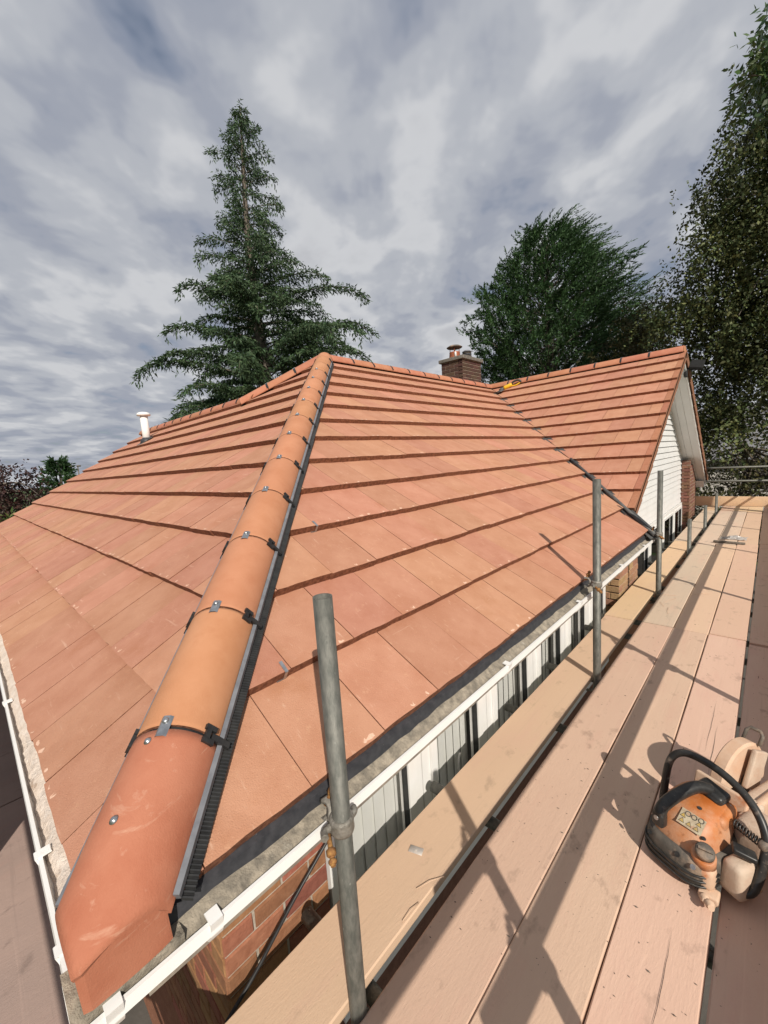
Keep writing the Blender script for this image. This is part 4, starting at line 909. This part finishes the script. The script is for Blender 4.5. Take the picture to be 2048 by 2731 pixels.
# spring damper and its boss
b = MB(); n = 90; b.tube([S(0.098 + 0.0011 * k * 0.9, 0.055 - 0.00015 * k, 0.205 + 0.0) + RS @ Vector((0, 0.013 * math.cos(k * 0.62), 0.013 * math.sin(k * 0.62))) for k in range(n)], 0.0028, 5); b.build('damper_spring', 'saw_black', saw)
MB().lathe(S(0.185, 0.042, 0.205), RS @ Vector((1, -0.15, 0)), [(0.015, 0), (0.019, 0.004), (0.019, 0.02), (0.01, 0.026)], 14).build('damper_boss', 'saw_grey', saw)
# fuel cap and neck
b = MB(); b.lathe(S(0.083, -0.105, 0.105), RS @ Vector((0.25, -0.35, 1)), [(0.040, 0), (0.038, 0.045), (0.032, 0.050)], 20); nk = b.build('filler_neck', 'saw_orange', saw)
MB().lathe(S(0.099, -0.125, 0.160), RS @ Vector((0.25, -0.35, 1)), [(0.029, 0), (0.030, 0.016), (0.025, 0.021), (0.004, 0.022)], 20).build('fuel_cap', 'saw_grey', nk)
MB().obox(S(0.105, -0.133, 0.183), RS @ Vector((1, 0.6, -0.1)), 0.042, 0.009, 0.010, RS @ Vector((0.25, -0.35, 1))).build('cap_grip', 'saw_grey', nk)
sbox('tank_bulge', 'saw_guard', (0.085, -0.098, 0.065), (0.075, 0.095, 0.09), 0.026, az=15)
# dusty side units: muffler, starter cover and bracket
sbox('starter_cover', 'saw_cream', (0.158, -0.015, 0.080), (0.085, 0.13, 0.12), 0.022, az=-6, taper=(0.75, 0.8))
sbox('starter_grip', 'saw_black', (0.16, -0.005, 0.165), (0.07, 0.045, 0.022), 0.008, az=35, ay=12)
sbox('muffler', 'saw_cream', (0.13, 0.15, 0.125), (0.11, 0.14, 0.15), 0.03, az=4)
sbox('front_bracket', 'saw_cream', (0.055, 0.22, 0.12), (0.09, 0.10, 0.14), 0.02)
for i, p in enumerate(((0.12, -0.16, 0.02), (0.145, -0.175, 0.03))): MB().lathe(S(*p), RS @ Vector((0.4, -0.5, 0.3)), [(0.013, 0), (0.016, 0.012), (0.010, 0.016), (0.010, 0.035)], 8).build('water_connector', 'saw_guard', saw)
sbox('support_foot', 'saw_guard', (0.12, -0.13, 0.015), (0.06, 0.05, 0.03), 0.008, az=20)
# arm, wheel and guard
GC = (-0.062, 0.40, 0.148)
sbox('blade_arm', 'saw_cream', (0.045, 0.32, 0.135), (0.05, 0.30, 0.085), 0.018)
sbox('belt_cover', 'saw_guard', (0.078, 0.30, 0.135), (0.028, 0.34, 0.11), 0.012, az=2)
MB().lathe(S(GC[0] - 0.002, GC[1], GC[2]), RS @ Vector((1, 0, 0)), [(0.146, 0), (0.146, 0.004)], 40).build('cutting_disc', 'saw_grey', saw)
b = MB(); prof = []
for k in range(25):
    a = rad(-18 + 200 * k / 24); prof.append((math.cos(a), math.sin(a)))
vs = []
for (c, s_) in prof:
    for x, r in ((-0.022, 0.165), (0.018, 0.165), (0.026, 0.155), (0.026, 0.03), (0.021, 0.03), (0.021, 0.150), (-0.016, 0.158), (-0.023, 0.120), (-0.027, 0.120), (-0.028, 0.158)): vs.append(S(GC[0] + x, GC[1] + c * r, GC[2] + s_ * r))
b.smooth = False; K = 10
b.add(vs, [(i * K + k, i * K + (k + 1) % K, (i + 1) * K + (k + 1) % K, (i + 1) * K + k) for i in range(24) for k in range(K)] + [list(range(K))[::-1], [24 * K + k for k in range(K)]])
gd = b.build('blade_guard', 'saw_guard', saw); gd['label'] = 'cream and orange guard over the cutting disc'
b = MB(); a = rad(55); gp = [S(GC[0] + x, GC[1] + math.cos(a) * r, GC[2] + math.sin(a) * r) for x, r in ((-0.03, 0.16), (-0.03, 0.205), (-0.018, 0.222), (0.018, 0.222), (0.03, 0.205), (0.03, 0.16))]
b.tube(gp, 0.008, 8); b.build('guard_handle', 'saw_grey', gd)
sbox('guard_plate', 'saw_cream', (GC[0] + 0.052, GC[1] + 0.02, GC[2] + 0.06), (0.022, 0.10, 0.17), 0.008, ax=-25, par=gd)
# warning sticker: plate, triangles and rings
def sticker():
    nrm = (RS @ Vector((0.10, -0.62, 1))).normalized(); ux = (RS @ Vector((1, 0.12, 0))).normalized(); ux = (ux - nrm * ux.dot(nrm)).normalized(); uy = nrm.cross(ux)
    c = S(0.026, -0.080, 0.2055)
    Q = lambda a, b_, h=0.0: c + ux * a + uy * b_ + nrm * h
    st = MB().prism([Q(-0.040, -0.030), Q(0.040, -0.030), Q(0.040, 0.030), Q(-0.040, 0.030)], nrm * 0.002).build('warning_sticker', 'sticker', saw); st['label'] = 'worn yellowed sticker with warning triangles and rings'
    for i, (a, b_) in enumerate(((-0.026, -0.014), (-0.002, -0.014), (0.022, -0.014), (0.024, 0.006), (-0.028, 0.006))):
        MB().prism([Q(a - 0.010, b_ - 0.008, 0.002), Q(a + 0.010, b_ - 0.008, 0.002), Q(a, b_ + 0.010, 0.002)], nrm * 0.0006).build('warning_triangle', 'sticker_ink', st)
        MB().prism([Q(a - 0.0072, b_ - 0.0064, 0.0027), Q(a + 0.0072, b_ - 0.0064, 0.0027), Q(a, b_ + 0.0066, 0.0027)], nrm * 0.0005).build('warning_triangle', 'sticker_yellow', st)
    for (a, b_) in ((-0.016, 0.018), (0.004, 0.018), (0.026, 0.021)):
        b = MB(); b.tube([Q(a + 0.0085 * math.cos(t), b_ + 0.0085 * math.sin(t), 0.0025) for t in [6.2832 * k / 20 for k in range(21)]], 0.0014, 5, cap=False); b.build('sticker_ring', 'sticker_ink', st)
sticker()

saw.scale = (0.92, 0.92, 0.92)
# ------------------------------------------------------------------ grinder on the wing slope
gb = Vector((-4.16, 8.36, 0)); gb.z = ZE + (gb.y - (YW - WR)) * TP + 0.045
gr = root('angle_grinder', 'yellow and black angle grinder lying across the valley below the wing ridge', 'grinder', gb)
gdv = Vector((0.66, 0.28, 0.20)).normalized(); _, gs, gu = frame(gdv)
G = lambda t, h=0.0, s_=0.0: gb + gdv * t + gu * h + gs * s_
MB().tube([G(-0.05, 0.03), G(-0.02, 0.035), G(0.10, 0.04), G(0.13, 0.04)], [0.034, 0.042, 0.042, 0.036], 14).build('motor_body', 'tool_yellow', gr)
MB().tube([G(-0.15, 0.02), G(-0.10, 0.03), G(-0.05, 0.03)], [0.026, 0.034, 0.032], 12).build('gear_head', 'lead', gr)
MB().lathe(G(-0.14, -0.022), gu, [(0.10, 0), (0.10, 0.004), (0.02, 0.008)], 24).build('disc', 'steel', gr)
MB().lathe(G(-0.14, -0.012), gu, [(0.085, 0), (0.085, 0.022), (0.03, 0.026)], 20).build('disc_guard', 'lead', gr)
MB().tube(curve_pts([G(0.12, 0.045), G(0.17, 0.085), G(0.26, 0.085), G(0.31, 0.05), G(0.30, 0.02)], 16), 0.020, 10).build('loop_handle', 'saw_black', gr)
MB().tube(curve_pts([G(0.12, 0.02), G(0.20, 0.0), G(0.30, 0.02)], 10), 0.014, 8).build('handle_base', 'tool_yellow', gr)

# ------------------------------------------------------------------ plastic film scrap and timber offcut on the walkway
fb = Vector((-0.36, 8.05, ZP + 0.004)); N_ = 14; b = MB(); r = random.Random(3); b.smooth = False; vs = []
for i in range(N_ + 1):
    for j in range(8):
        u, v = i / N_, j / 7; hh = 0.07 * max(0, math.sin(math.pi * v)) * (0.25 + 0.75 * math.sin(math.pi * min(1, u * 1.05)) ** 2 * u) + 0.012 * r.random()
        vs.append((fb.x - 0.17 + 0.32 * u + 0.02 * r.uniform(-1, 1), fb.y - 0.10 + 0.26 * v * (0.25 + 0.75 * u) + 0.02 * r.uniform(-1, 1), fb.z + hh + 0.003))
b.add(vs, [(i * 8 + j, i * 8 + j + 1, i * 8 + j + 9, i * 8 + j + 8) for i in range(N_) for j in range(7)])
tag(b.build('plastic_film', 'film', None, org=fb), 'crumpled clear plastic film lying on the boards', 'plastic film')
tag(MB().rbox((-0.40, 7.66, ZP + 0.020), (0.36, 0.05, 0.03), 0.004, rot=Matrix.Rotation(-0.12, 3, 'Z'), seg=1).build('timber_offcut', 'bark', None, org=(-0.40, 7.66, ZP + 0.005)), 'short dark timber offcut next to the plastic film', 'offcut')
# a few straws and grit on the boards
r = random.Random(21)
for i, (x, y, L, a) in enumerate(((-0.71, 4.75, 0.16, 0.4), (-0.66, 4.6, 0.2, 1.2), (-0.70, 4.45, 0.13, 2.0), (-0.46, 4.95, 0.17, 0.7), (-0.63, 4.3, 0.18, 1.7), (-0.835, 0.98, 0.11, 1.1), (-0.828, 0.86, 0.08, 1.5))):
    p = Vector((x, y, ZP + 0.008)); d = Vector((math.cos(a), math.sin(a), 0)); tag(MB().tube([p - d * L / 2, p + Vector((0, 0, 0.006)), p + d * L / 2], 0.0014, 4).build('straw', 'board_tan', None, org=p - Vector((0, 0, 0.003))), 'thin dry straw lying on the ' + ('inner board edge' if i > 4 else 'greyed middle boards'), 'straw', 'straws on the boards')
b = MB()
for i in range(420):
    y = r.uniform(0.5, 4.2) if i % 3 else r.uniform(0.9, 2.0); x = r.uniform(-0.76, 0.14); s_ = r.uniform(0.0008, 0.0034); z = ZP + 0.0012; a = r.uniform(0, 3.14)
    c, q = math.cos(a) * s_ * r.uniform(1, 2.4), math.sin(a) * s_
    b.add([(x - c, y - q, z), (x + q * .5, y - c * .4, z), (x + c, y + q, z), (x - q * .5, y + c * .4, z), (x, y, z + s_ * 0.7)], [(0, 1, 4), (1, 2, 4), (2, 3, 4), (3, 0, 4)])
o = b.build('grit', 'bark'); o['kind'] = 'stuff'; o['label'] = 'specks of sawdust and grit scattered on the boards'; o['category'] = 'grit'

# ------------------------------------------------------------------ trees
def leaf_mesh(name, C, D, Wd, L, Wid, tint, m, parent, fold=0.0, shape=0.35):
    """one four-sided leaf for each row: base, two sides, tip"""
    C, D, Wd = np.asarray(C, np.float32), np.asarray(D, np.float32), np.asarray(Wd, np.float32); n = len(C)
    D /= np.linalg.norm(D, axis=1, keepdims=True) + 1e-9; Wd = Wd - D * (Wd * D).sum(1, keepdims=True); Wd /= np.linalg.norm(Wd, axis=1, keepdims=True) + 1e-9
    L = np.broadcast_to(np.asarray(L, np.float32).reshape(-1, 1), (n, 1)); Wid = np.broadcast_to(np.asarray(Wid, np.float32).reshape(-1, 1), (n, 1))
    V = np.stack([C, C + D * L * shape + Wd * Wid / 2, C + D * L, C + D * L * shape - Wd * Wid / 2], 1).reshape(-1, 3)
    og = ORG[parent.name]; V = V - np.array([og.x, og.y, og.z], np.float32)
    me = bpy.data.meshes.new(name); me.vertices.add(4 * n); me.vertices.foreach_set('co', V.ravel()); me.loops.add(4 * n); me.loops.foreach_set('vertex_index', np.arange(4 * n, dtype=np.int32))
    me.polygons.add(n); me.polygons.foreach_set('loop_start', np.arange(0, 4 * n, 4, dtype=np.int32)); me.polygons.foreach_set('loop_total', np.full(n, 4, np.int32)); me.update(calc_edges=True)
    ca = me.color_attributes.new('tint', 'FLOAT_COLOR', 'POINT'); t = np.repeat(np.asarray(tint, np.float32), 4, axis=0); ca.data.foreach_set('color', np.concatenate([t, np.ones((4 * n, 1), np.float32)], 1).ravel())
    me.materials.append(MATS[m]); o = bpy.data.objects.new(name, me); COL.objects.link(o); o.parent = parent; ORG[o.name] = og; return o
def tints(n, lo=0.6, hi=1.35, warm=0.15):
    v = RNG.uniform(lo, hi, (n, 1)); w = RNG.uniform(-warm, warm, (n, 1)); return v * np.concatenate([1 + w, np.ones((n, 1)), 1 - w * 0.5], 1)
def unit(n):
    v = RNG.normal(size=(n, 3)); return v / np.linalg.norm(v, axis=1, keepdims=True)
UPV = np.array([0, 0, 1.0])

def cedar(bx, by, top):
    t = root('cedar_tree', 'tall dark green cedar with drooping tiers of branches behind the hip', 'tree', (bx, by, -GZ))
    prof_z = [14.0, 13.2, 11.8, 9.4, 7.6, 6.2, 5.2, 4.0, 2.4, 0.0, -1.5]; prof_r = [0.10, 0.55, 1.2, 1.7, 2.8, 3.8, 4.7, 5.4, 5.9, 6.1, 5.4]
    Rz = lambda z: float(np.interp(z, prof_z[::-1], prof_r[::-1]))
    wood = MB(); lean = lambda z: Vector((bx + 0.10 * math.sin(z * 0.5), by + 0.08 * math.cos(z * 0.4), z))
    zs = np.linspace(-GZ, top, 26); wood.tube([lean(z) for z in zs], [max(0.02, 0.34 * (1 - (z + GZ) / (top + GZ)) ** 0.85 + 0.012) for z in zs], 9)
    C, D, Wd, Ls, Ws = [], [], [], [], []
    az = 0.0; z = -1.2
    def tuft(p, d, k, L):
        for _ in range(k):
            dd = np.array(d) * 0.7 + RNG.normal(size=3) * 0.42 + np.array([0, 0, -0.35]); C.append(np.array(p) + RNG.normal(size=3) * 0.045); D.append(dd); Wd.append(RNG.normal(size=3)); Ls.append(L * RNG.uniform(0.6, 1.3)); Ws.append(L * 0.30)
    while z < top - 0.15:
        R0 = Rz(z); az += 2.399 + RNG.uniform(-0.5, 0.5)
        tier = 0.5 + 0.5 * math.cos(2 * math.pi * (z + 0.35 * math.sin(az)) / 0.62); fac = (0.50 + 0.50 * tier + (0.14 if RNG.random() < 0.15 else 0.0)) * (1.0 if RNG.random() < 0.7 else 0.55); Lb = max(0.22, R0 * (1 + (0.20 if z < 8.5 else 0.08) * (0.725 * math.cos(az) + 0.686 * math.sin(az))) * fac * RNG.uniform(0.88, 1.1)); tl = 0.125 + 0.011 * min(R0, 5)
        h = np.array([math.cos(az), math.sin(az), 0]); s = np.array([-h[1], h[0], 0]); el0 = RNG.uniform(0.10, 0.42) if z < 11 else 0.7
        p = np.array(lean(z)); pts = [p.copy()]; n = max(5, int(Lb / 0.14)); el = el0; bend = RNG.uniform(-0.12, 0.12)
        for i in range(n):
            f = i / n; e = el0 * (1 - f * 1.5) - 0.9 * max(0, f - 0.68) / 0.32 * RNG.uniform(0.6, 1.2); hd_ = h * math.cos(bend * f * 3) + s * math.sin(bend * f * 3)
            p = p + (hd_ * math.cos(e) + UPV * math.sin(e)) * (Lb / n); pts.append(p.copy())
            if f > 0.12:
                side = 1 if i % 2 else -1; droop = -0.10 - 0.2 * f
                for sd_ in ((side, -side) if f > 0.3 else (side,)):
                    bl = (0.15 + 0.52 * (1 - f) * min(1, f * 3)) * min(1.0, R0 / 2.6 + 0.15) * RNG.uniform(0.7, 1.35); q = p.copy(); dv = hd_ * 0.75 + s * sd_ * 0.85 + UPV * RNG.uniform(-0.1, 0.12)
                    dv /= np.linalg.norm(dv); m = max(2, int(bl / 0.075))
                    for j in range(m):
                        dv = dv + UPV * droop * 0.22; dv /= np.linalg.norm(dv); q = q + dv * (bl / m); tuft(q, dv, 4, tl)
                tuft(p + UPV * 0.02, hd_, 4, tl)
                if RNG.random() < 0.5:                      # hanging twig
                    q = p.copy()
                    for j in range(RNG.integers(2, 5)): q = q + np.array([0, 0, -0.09]) + h * 0.02; tuft(q, np.array([0, 0, -1.0]), 3, 0.16)
        wood.tube(pts[::2] + [pts[-1]], [max(0.006, 0.05 * min(1, R0 / 3) * (1 - i / len(pts[::2]))) for i in range(len(pts[::2]))] + [0.004], 4, cap=False)
        z += 0.05 + 0.035 * RNG.random() if z > 2 else 0.08
    for zz in np.linspace(top - 1.2, top + 0.12, 26): tuft(np.array(lean(zz)), np.array([0, 0, 0.3]) + RNG.normal(size=3) * 0.4, 4, 0.14)
    wood.build('trunk', 'bark', t, fix=False); n = len(C)
    leaf_mesh('crown', C, D, Wd, Ls, Ws, tints(n, 0.55, 1.5, 0.12), 'cedar_leaf', t)
cedar(-15.35, 9.35, 13.95)

def plume_tree(name, label, cat, bx, by, prof, zlo, ztop, nplume, m, wind, Lp, k, ll, lw, offx=0.0, bark='bark'):
    t = root(name, label, cat, (bx, by, -GZ)); pz, pr = [a for a, b_ in prof], [b_ for a, b_ in prof]
    C, D, Wd, Ls, T = [], [], [], [], []
    wood = MB(); wood.tube([(bx, by, z) for z in np.linspace(-GZ, ztop - 0.3, 12)], [max(0.02, 0.26 * (1 - i / 12)) for i in range(12)], 8)
    zz = zlo + (ztop - zlo) * (1 - np.sqrt(RNG.random(nplume)) * 0.999) ** 0.9; zz = np.where(RNG.random(nplume) < 0.5, RNG.uniform(zlo, ztop, nplume), zz)
    for i in range(nplume):
        z = zz[i]; R0 = float(np.interp(z, pz[::-1], pr[::-1])); a = RNG.uniform(0, 2 * math.pi); f = RNG.uniform(0.22, 1.0) ** 0.6 * (1 + 0.13 * math.sin(3 * a + z * 1.3) + 0.11 * math.sin(7 * a - z * 2.1) + 0.10 * math.sin(11 * a + z * 3.7)); h = np.array([math.cos(a), math.sin(a), 0])
        p = np.array([bx + offx * (1 - (z - zlo) / (ztop - zlo)), by, z]) + h * R0 * f * 0.9 + RNG.normal(size=3) * 0.06
        d = h * 0.8 + RNG.normal(size=3) * 0.25 + UPV * RNG.uniform(0.25, 1.0); d /= np.linalg.norm(d); L = Lp * RNG.uniform(0.5, 1.25); tn = RNG.uniform(0.6, 1.35)
        if i % 9 == 0: wood.tube([(bx, by, z - R0 * 0.5), tuple(p)], [0.03, 0.008], 4, cap=False)
        for j in range(k):
            u = (j + RNG.random()) / k; dd = d + np.array(wind) * u * u; dd = dd / np.linalg.norm(dd); q = p + d * L * u + np.array(wind) * L * u * u * 0.5
            spread = 0.75 * (1 - u) + 0.15; ax = dd + RNG.normal(size=3) * spread; C.append(q + RNG.normal(size=3) * 0.05 * (1 - u)); D.append(ax); Wd.append(RNG.normal(size=3)); Ls.append(ll * (1.15 - 0.5 * u) * RNG.uniform(0.7, 1.3)); T.append(tn)
    wood.build('trunk', bark, t, fix=False); n = len(C); T = np.array(T).reshape(-1, 1) * tints(n, 0.75, 1.25, 0.1)
    leaf_mesh('crown', C, D, Wd, Ls, np.array(Ls) * lw, T, m, t); return t
plume_tree('cypress_tree', 'broad mid green cypress behind the brick chimney', 'tree', -7.95, 20.4, [(10.6, 0.15), (9.9, 0.8), (9.2, 1.7), (8.0, 2.7), (6.6, 3.5), (5.0, 4.2), (3.0, 4.5), (0, 4.4)], 0.5, 10.1, 4600, 'cypress_leaf', (0.50, 0.40, -0.32), 0.95, 40, 0.17, 0.26, offx=0.3)
plume_tree('conifer', 'small round topped green conifer beyond the long slope', 'tree', -27.6, 3.85, [(1.35, 0.1), (0.7, 0.5), (0, 0.8), (-1, 1.0), (-3, 1.0)], -2.5, 1.2, 420, 'cypress_leaf', (0.1, 0.2, -0.2), 0.40, 26, 0.20, 0.34)

def strand_tree(name, label, cat, base, blobs, m, nstr, ll, lw, hang=(0.5, 1.2), gap=0.04, droop=1.0, bark='bark', trunk_top=6.0, group=None, warm=0.2, trunk_r=0.16, limbs=40, clumps=0, cs=0.28):
    """crown made of leafy twigs that start inside a set of lobes and hang (droop 1) or spread (droop 0)"""
    t = root(name, label, cat, (base[0], base[1], -GZ), group); wood = MB()
    tp = [Vector((base[0] + 0.12 * math.sin(i * 1.3), base[1] + 0.1 * math.cos(i), -GZ + (trunk_top + GZ) * i / 9)) for i in range(10)]; wood.tube(tp, [trunk_r * (1 - 0.85 * i / 9) for i in range(10)], 8)
    C, D, Wd, Ls, T = [], [], [], [], []; vol = np.array([b_[3] * b_[4] * b_[5] for b_ in blobs]) ** 0.8; vol /= vol.sum()
    ch = RNG.choice(len(blobs), nstr, p=vol)
    def pick(b_):
        w = RNG.normal(size=3); w /= np.linalg.norm(w); return np.array(b_[:3]) + w * np.array(b_[3:]) * RNG.random() ** 0.4
    cen = [pick(blobs[k]) for k in RNG.choice(len(blobs), clumps, p=vol)] if clumps else []; ctint = RNG.uniform(0.6, 1.35, max(1, clumps))
    for i in range(nstr):
        x, y, z, rx_, ry_, rz_ = blobs[ch[i]]; v = RNG.normal(size=3); v /= np.linalg.norm(v); rr = RNG.random() ** 0.45; p = np.array([x, y, z]) + v * np.array([rx_, ry_, rz_]) * rr; ci = 0
        if clumps: ci = RNG.integers(clumps); p = cen[ci] + RNG.normal(size=3) * np.array([cs, cs, cs * 0.6])
        if i < limbs:
            a = tp[RNG.integers(3, 10)]; mid = (a + Vector(p)) / 2 + Vector((0, 0, 0.35)); wood.tube(curve_pts([a, mid, Vector(p)], 8), [0.05, 0.045, 0.04, 0.035, 0.03, 0.024, 0.018, 0.014, 0.01, 0.01, 0.01][:len(curve_pts([a, mid, Vector(p)], 8))], 4, cap=False)
        L = RNG.uniform(*hang); d = v * (1 - droop) + RNG.normal(size=3) * 0.25 + np.array([0, 0, -droop]) ; d[2] += 0.3 * (1 - droop); d /= np.linalg.norm(d); tn = RNG.uniform(0.7, 1.25) * (ctint[ci] if clumps else 1.0)
        u = 0.0
        while u < L:
            dd = d * 0.4 + RNG.normal(size=3) * 0.7; q = p + d * u + RNG.normal(size=3) * 0.045; C.append(q); D.append(dd); Wd.append(RNG.normal(size=3)); Ls.append(ll * RNG.uniform(0.65, 1.25)); T.append(tn); u += gap * RNG.uniform(0.6, 1.5)
    wood.build('trunk', bark, t, fix=False); n = len(C); T = np.array(T).reshape(-1, 1) * tints(n, 0.7, 1.35, warm)
    leaf_mesh('crown', C, D, Wd, Ls, np.array(Ls) * lw, T, m, t, shape=0.45); return t
strand_tree('birch_tree', 'tall weeping birch with small olive leaves behind the gable', 'tree', (0.35, 15.4), [(-0.2, 15.4, 7.6, 1.2, 1.3, 1.5), (-0.9, 15.2, 6.6, 1.1, 1.1, 1.0), (-1.3, 15.2, 5.4, 1.15, 1.2, 1.0), (-1.7, 15.3, 4.2, 1.05, 1.1, 0.9), (0.3, 15.4, 6.0, 1.7, 1.7, 2.2), (0.2, 15.3, 3.6, 2.0, 1.8, 2.0), (-1.2, 15.2, 2.9, 1.4, 1.2, 1.3), (-0.4, 15.0, 1.2, 1.6, 1.3, 1.5), (1.5, 15.6, 4.8, 1.4, 1.4, 3.0), (0.4, 15.4, 8.9, 1.2, 1.2, 1.3), (0.9, 15.4, 10.0, 1.2, 1.2, 1.2)], 'birch_leaf', 5200, 0.104, 0.58, hang=(0.35, 1.2), gap=0.036, bark='bark', trunk_top=9.5, clumps=480, cs=0.26, limbs=90)
strand_tree('broadleaf_tree', 'tree with large glossy light green leaves overhanging the walkway end', 'tree', (1.6, 10.4), [(0.10, 10.0, 6.25, 0.60, 0.6, 0.75), (-0.22, 9.9, 5.75, 0.45, 0.45, 0.40), (0.7, 10.1, 6.6, 0.7, 0.8, 0.8), (1.4, 10.4, 6.4, 1.0, 1.0, 1.2)], 'laurel_leaf', 800, 0.145, 0.42, hang=(0.2, 0.5), gap=0.05, droop=0.45, trunk_top=6.2, trunk_r=0.13, limbs=30)
strand_tree('olive_bush', 'dark olive bushy tree between cypress and birch', 'tree', (-3.6, 17.2), [(-3.9, 17.2, 3.2, 1.3, 1.2, 1.2), (-3.0, 17.0, 3.9, 1.1, 1.1, 1.1), (-4.6, 17.3, 2.3, 1.5, 1.3, 1.2), (-3.2, 17.0, 2.2, 1.5, 1.3, 1.5)], 'olive_leaf', 1100, 0.10, 0.5, hang=(0.25, 0.7), gap=0.034, droop=0.35, trunk_top=3.0, clumps=120, cs=0.22)
strand_tree('purple_tree', 'dark purple leaved tree beyond the far verge', 'tree', (-20.6, 1.1), [(-20.6, 1.0, -0.1, 1.2, 1.1, 1.0), (-20.5, 0.4, 0.7, 0.7, 0.7, 0.6), (-20.3, 1.8, -0.7, 0.8, 0.75, 0.7), (-20.5, 0.6, -1.3, 1.3, 1.2, 1.2)], 'purple_leaf', 620, 0.13, 0.5, hang=(0.25, 0.7), gap=0.04, droop=0.1, trunk_top=0.6)
strand_tree('bamboo_shrub', 'light green leafy shrub just beyond the far verge', 'shrub', (-13.2, 0.45), [(-13.1, 0.35, -1.25, 0.45, 0.4, 0.4), (-13.2, 0.75, -1.15, 0.4, 0.4, 0.35), (-13.2, 0.4, -2.0, 0.6, 0.6, 0.7)], 'bright_leaf', 150, 0.17, 0.24, hang=(0.2, 0.5), gap=0.045, droop=0.2, trunk_top=-1.6, trunk_r=0.04, limbs=10)
for i, (x, y, z, r_) in enumerate(((-0.6, 19.0, -0.8, 2.2), (2.6, 18.6, -0.6, 2.3), (-3.6, 20.0, -0.4, 2.4))):
    strand_tree('hedge_shrub', ['dark green shrub seen beyond the far toe board', 'dark green shrub beyond the outer corner of the far toe board', 'dark green shrub behind the olive tree'][i], 'shrub', (x, y), [(x, y, z, r_, 1.1, 1.5), (x + 0.6, y - 0.2, z - 1.2, r_, 1.1, 1.3)], 'olive_leaf', 620, 0.12, 0.5, hang=(0.2, 0.6), gap=0.036, droop=0.3, trunk_top=z + 0.5, trunk_r=0.08)

# ------------------------------------------------------------------ neighbour's house behind the trees, lamp post far off
nb = root('neighbour_house', 'pale house with a slate roof glimpsed through the birch', 'house', (1.0, 27.5, -GZ))
MB().box(-6.0, 6.0, 25.0, 30.0, -GZ, -0.9).build('wall', 'render_wall', nb)
MB().prism([(-6.4, 24.6, -0.95), (-6.4, 30.4, -0.95), (-6.4, 27.5, 1.7)], (12.8, 0, 0)).build('roof', 'slate', nb)
for x in (-3.6, -1.0, 2.0): wo = MB().box(x, x + 1.2, 24.95, 25.02, -2.4, -1.3).build('window', 'white_upvc', nb); MB().box(x + 0.08, x + 1.12, 24.93, 24.96, -2.32, -1.38).build('pane', 'interior', wo)
lp = root('street_lamp', 'thin distant twin headed lamp post beyond the roof verge', 'lamp post', (-59.0, 10.0, -GZ))
MB().tube([(-59, 10, -GZ), (-59, 10, 1.95)], 0.06, 8).build('post', 'saw_grey', lp)
for d in (-0.5, 0.1): MB().rbox((-59, 10.0 + d, 2.0), (0.3, 0.42, 0.18), 0.05, seg=1).build('lamp_head', 'saw_grey', lp)
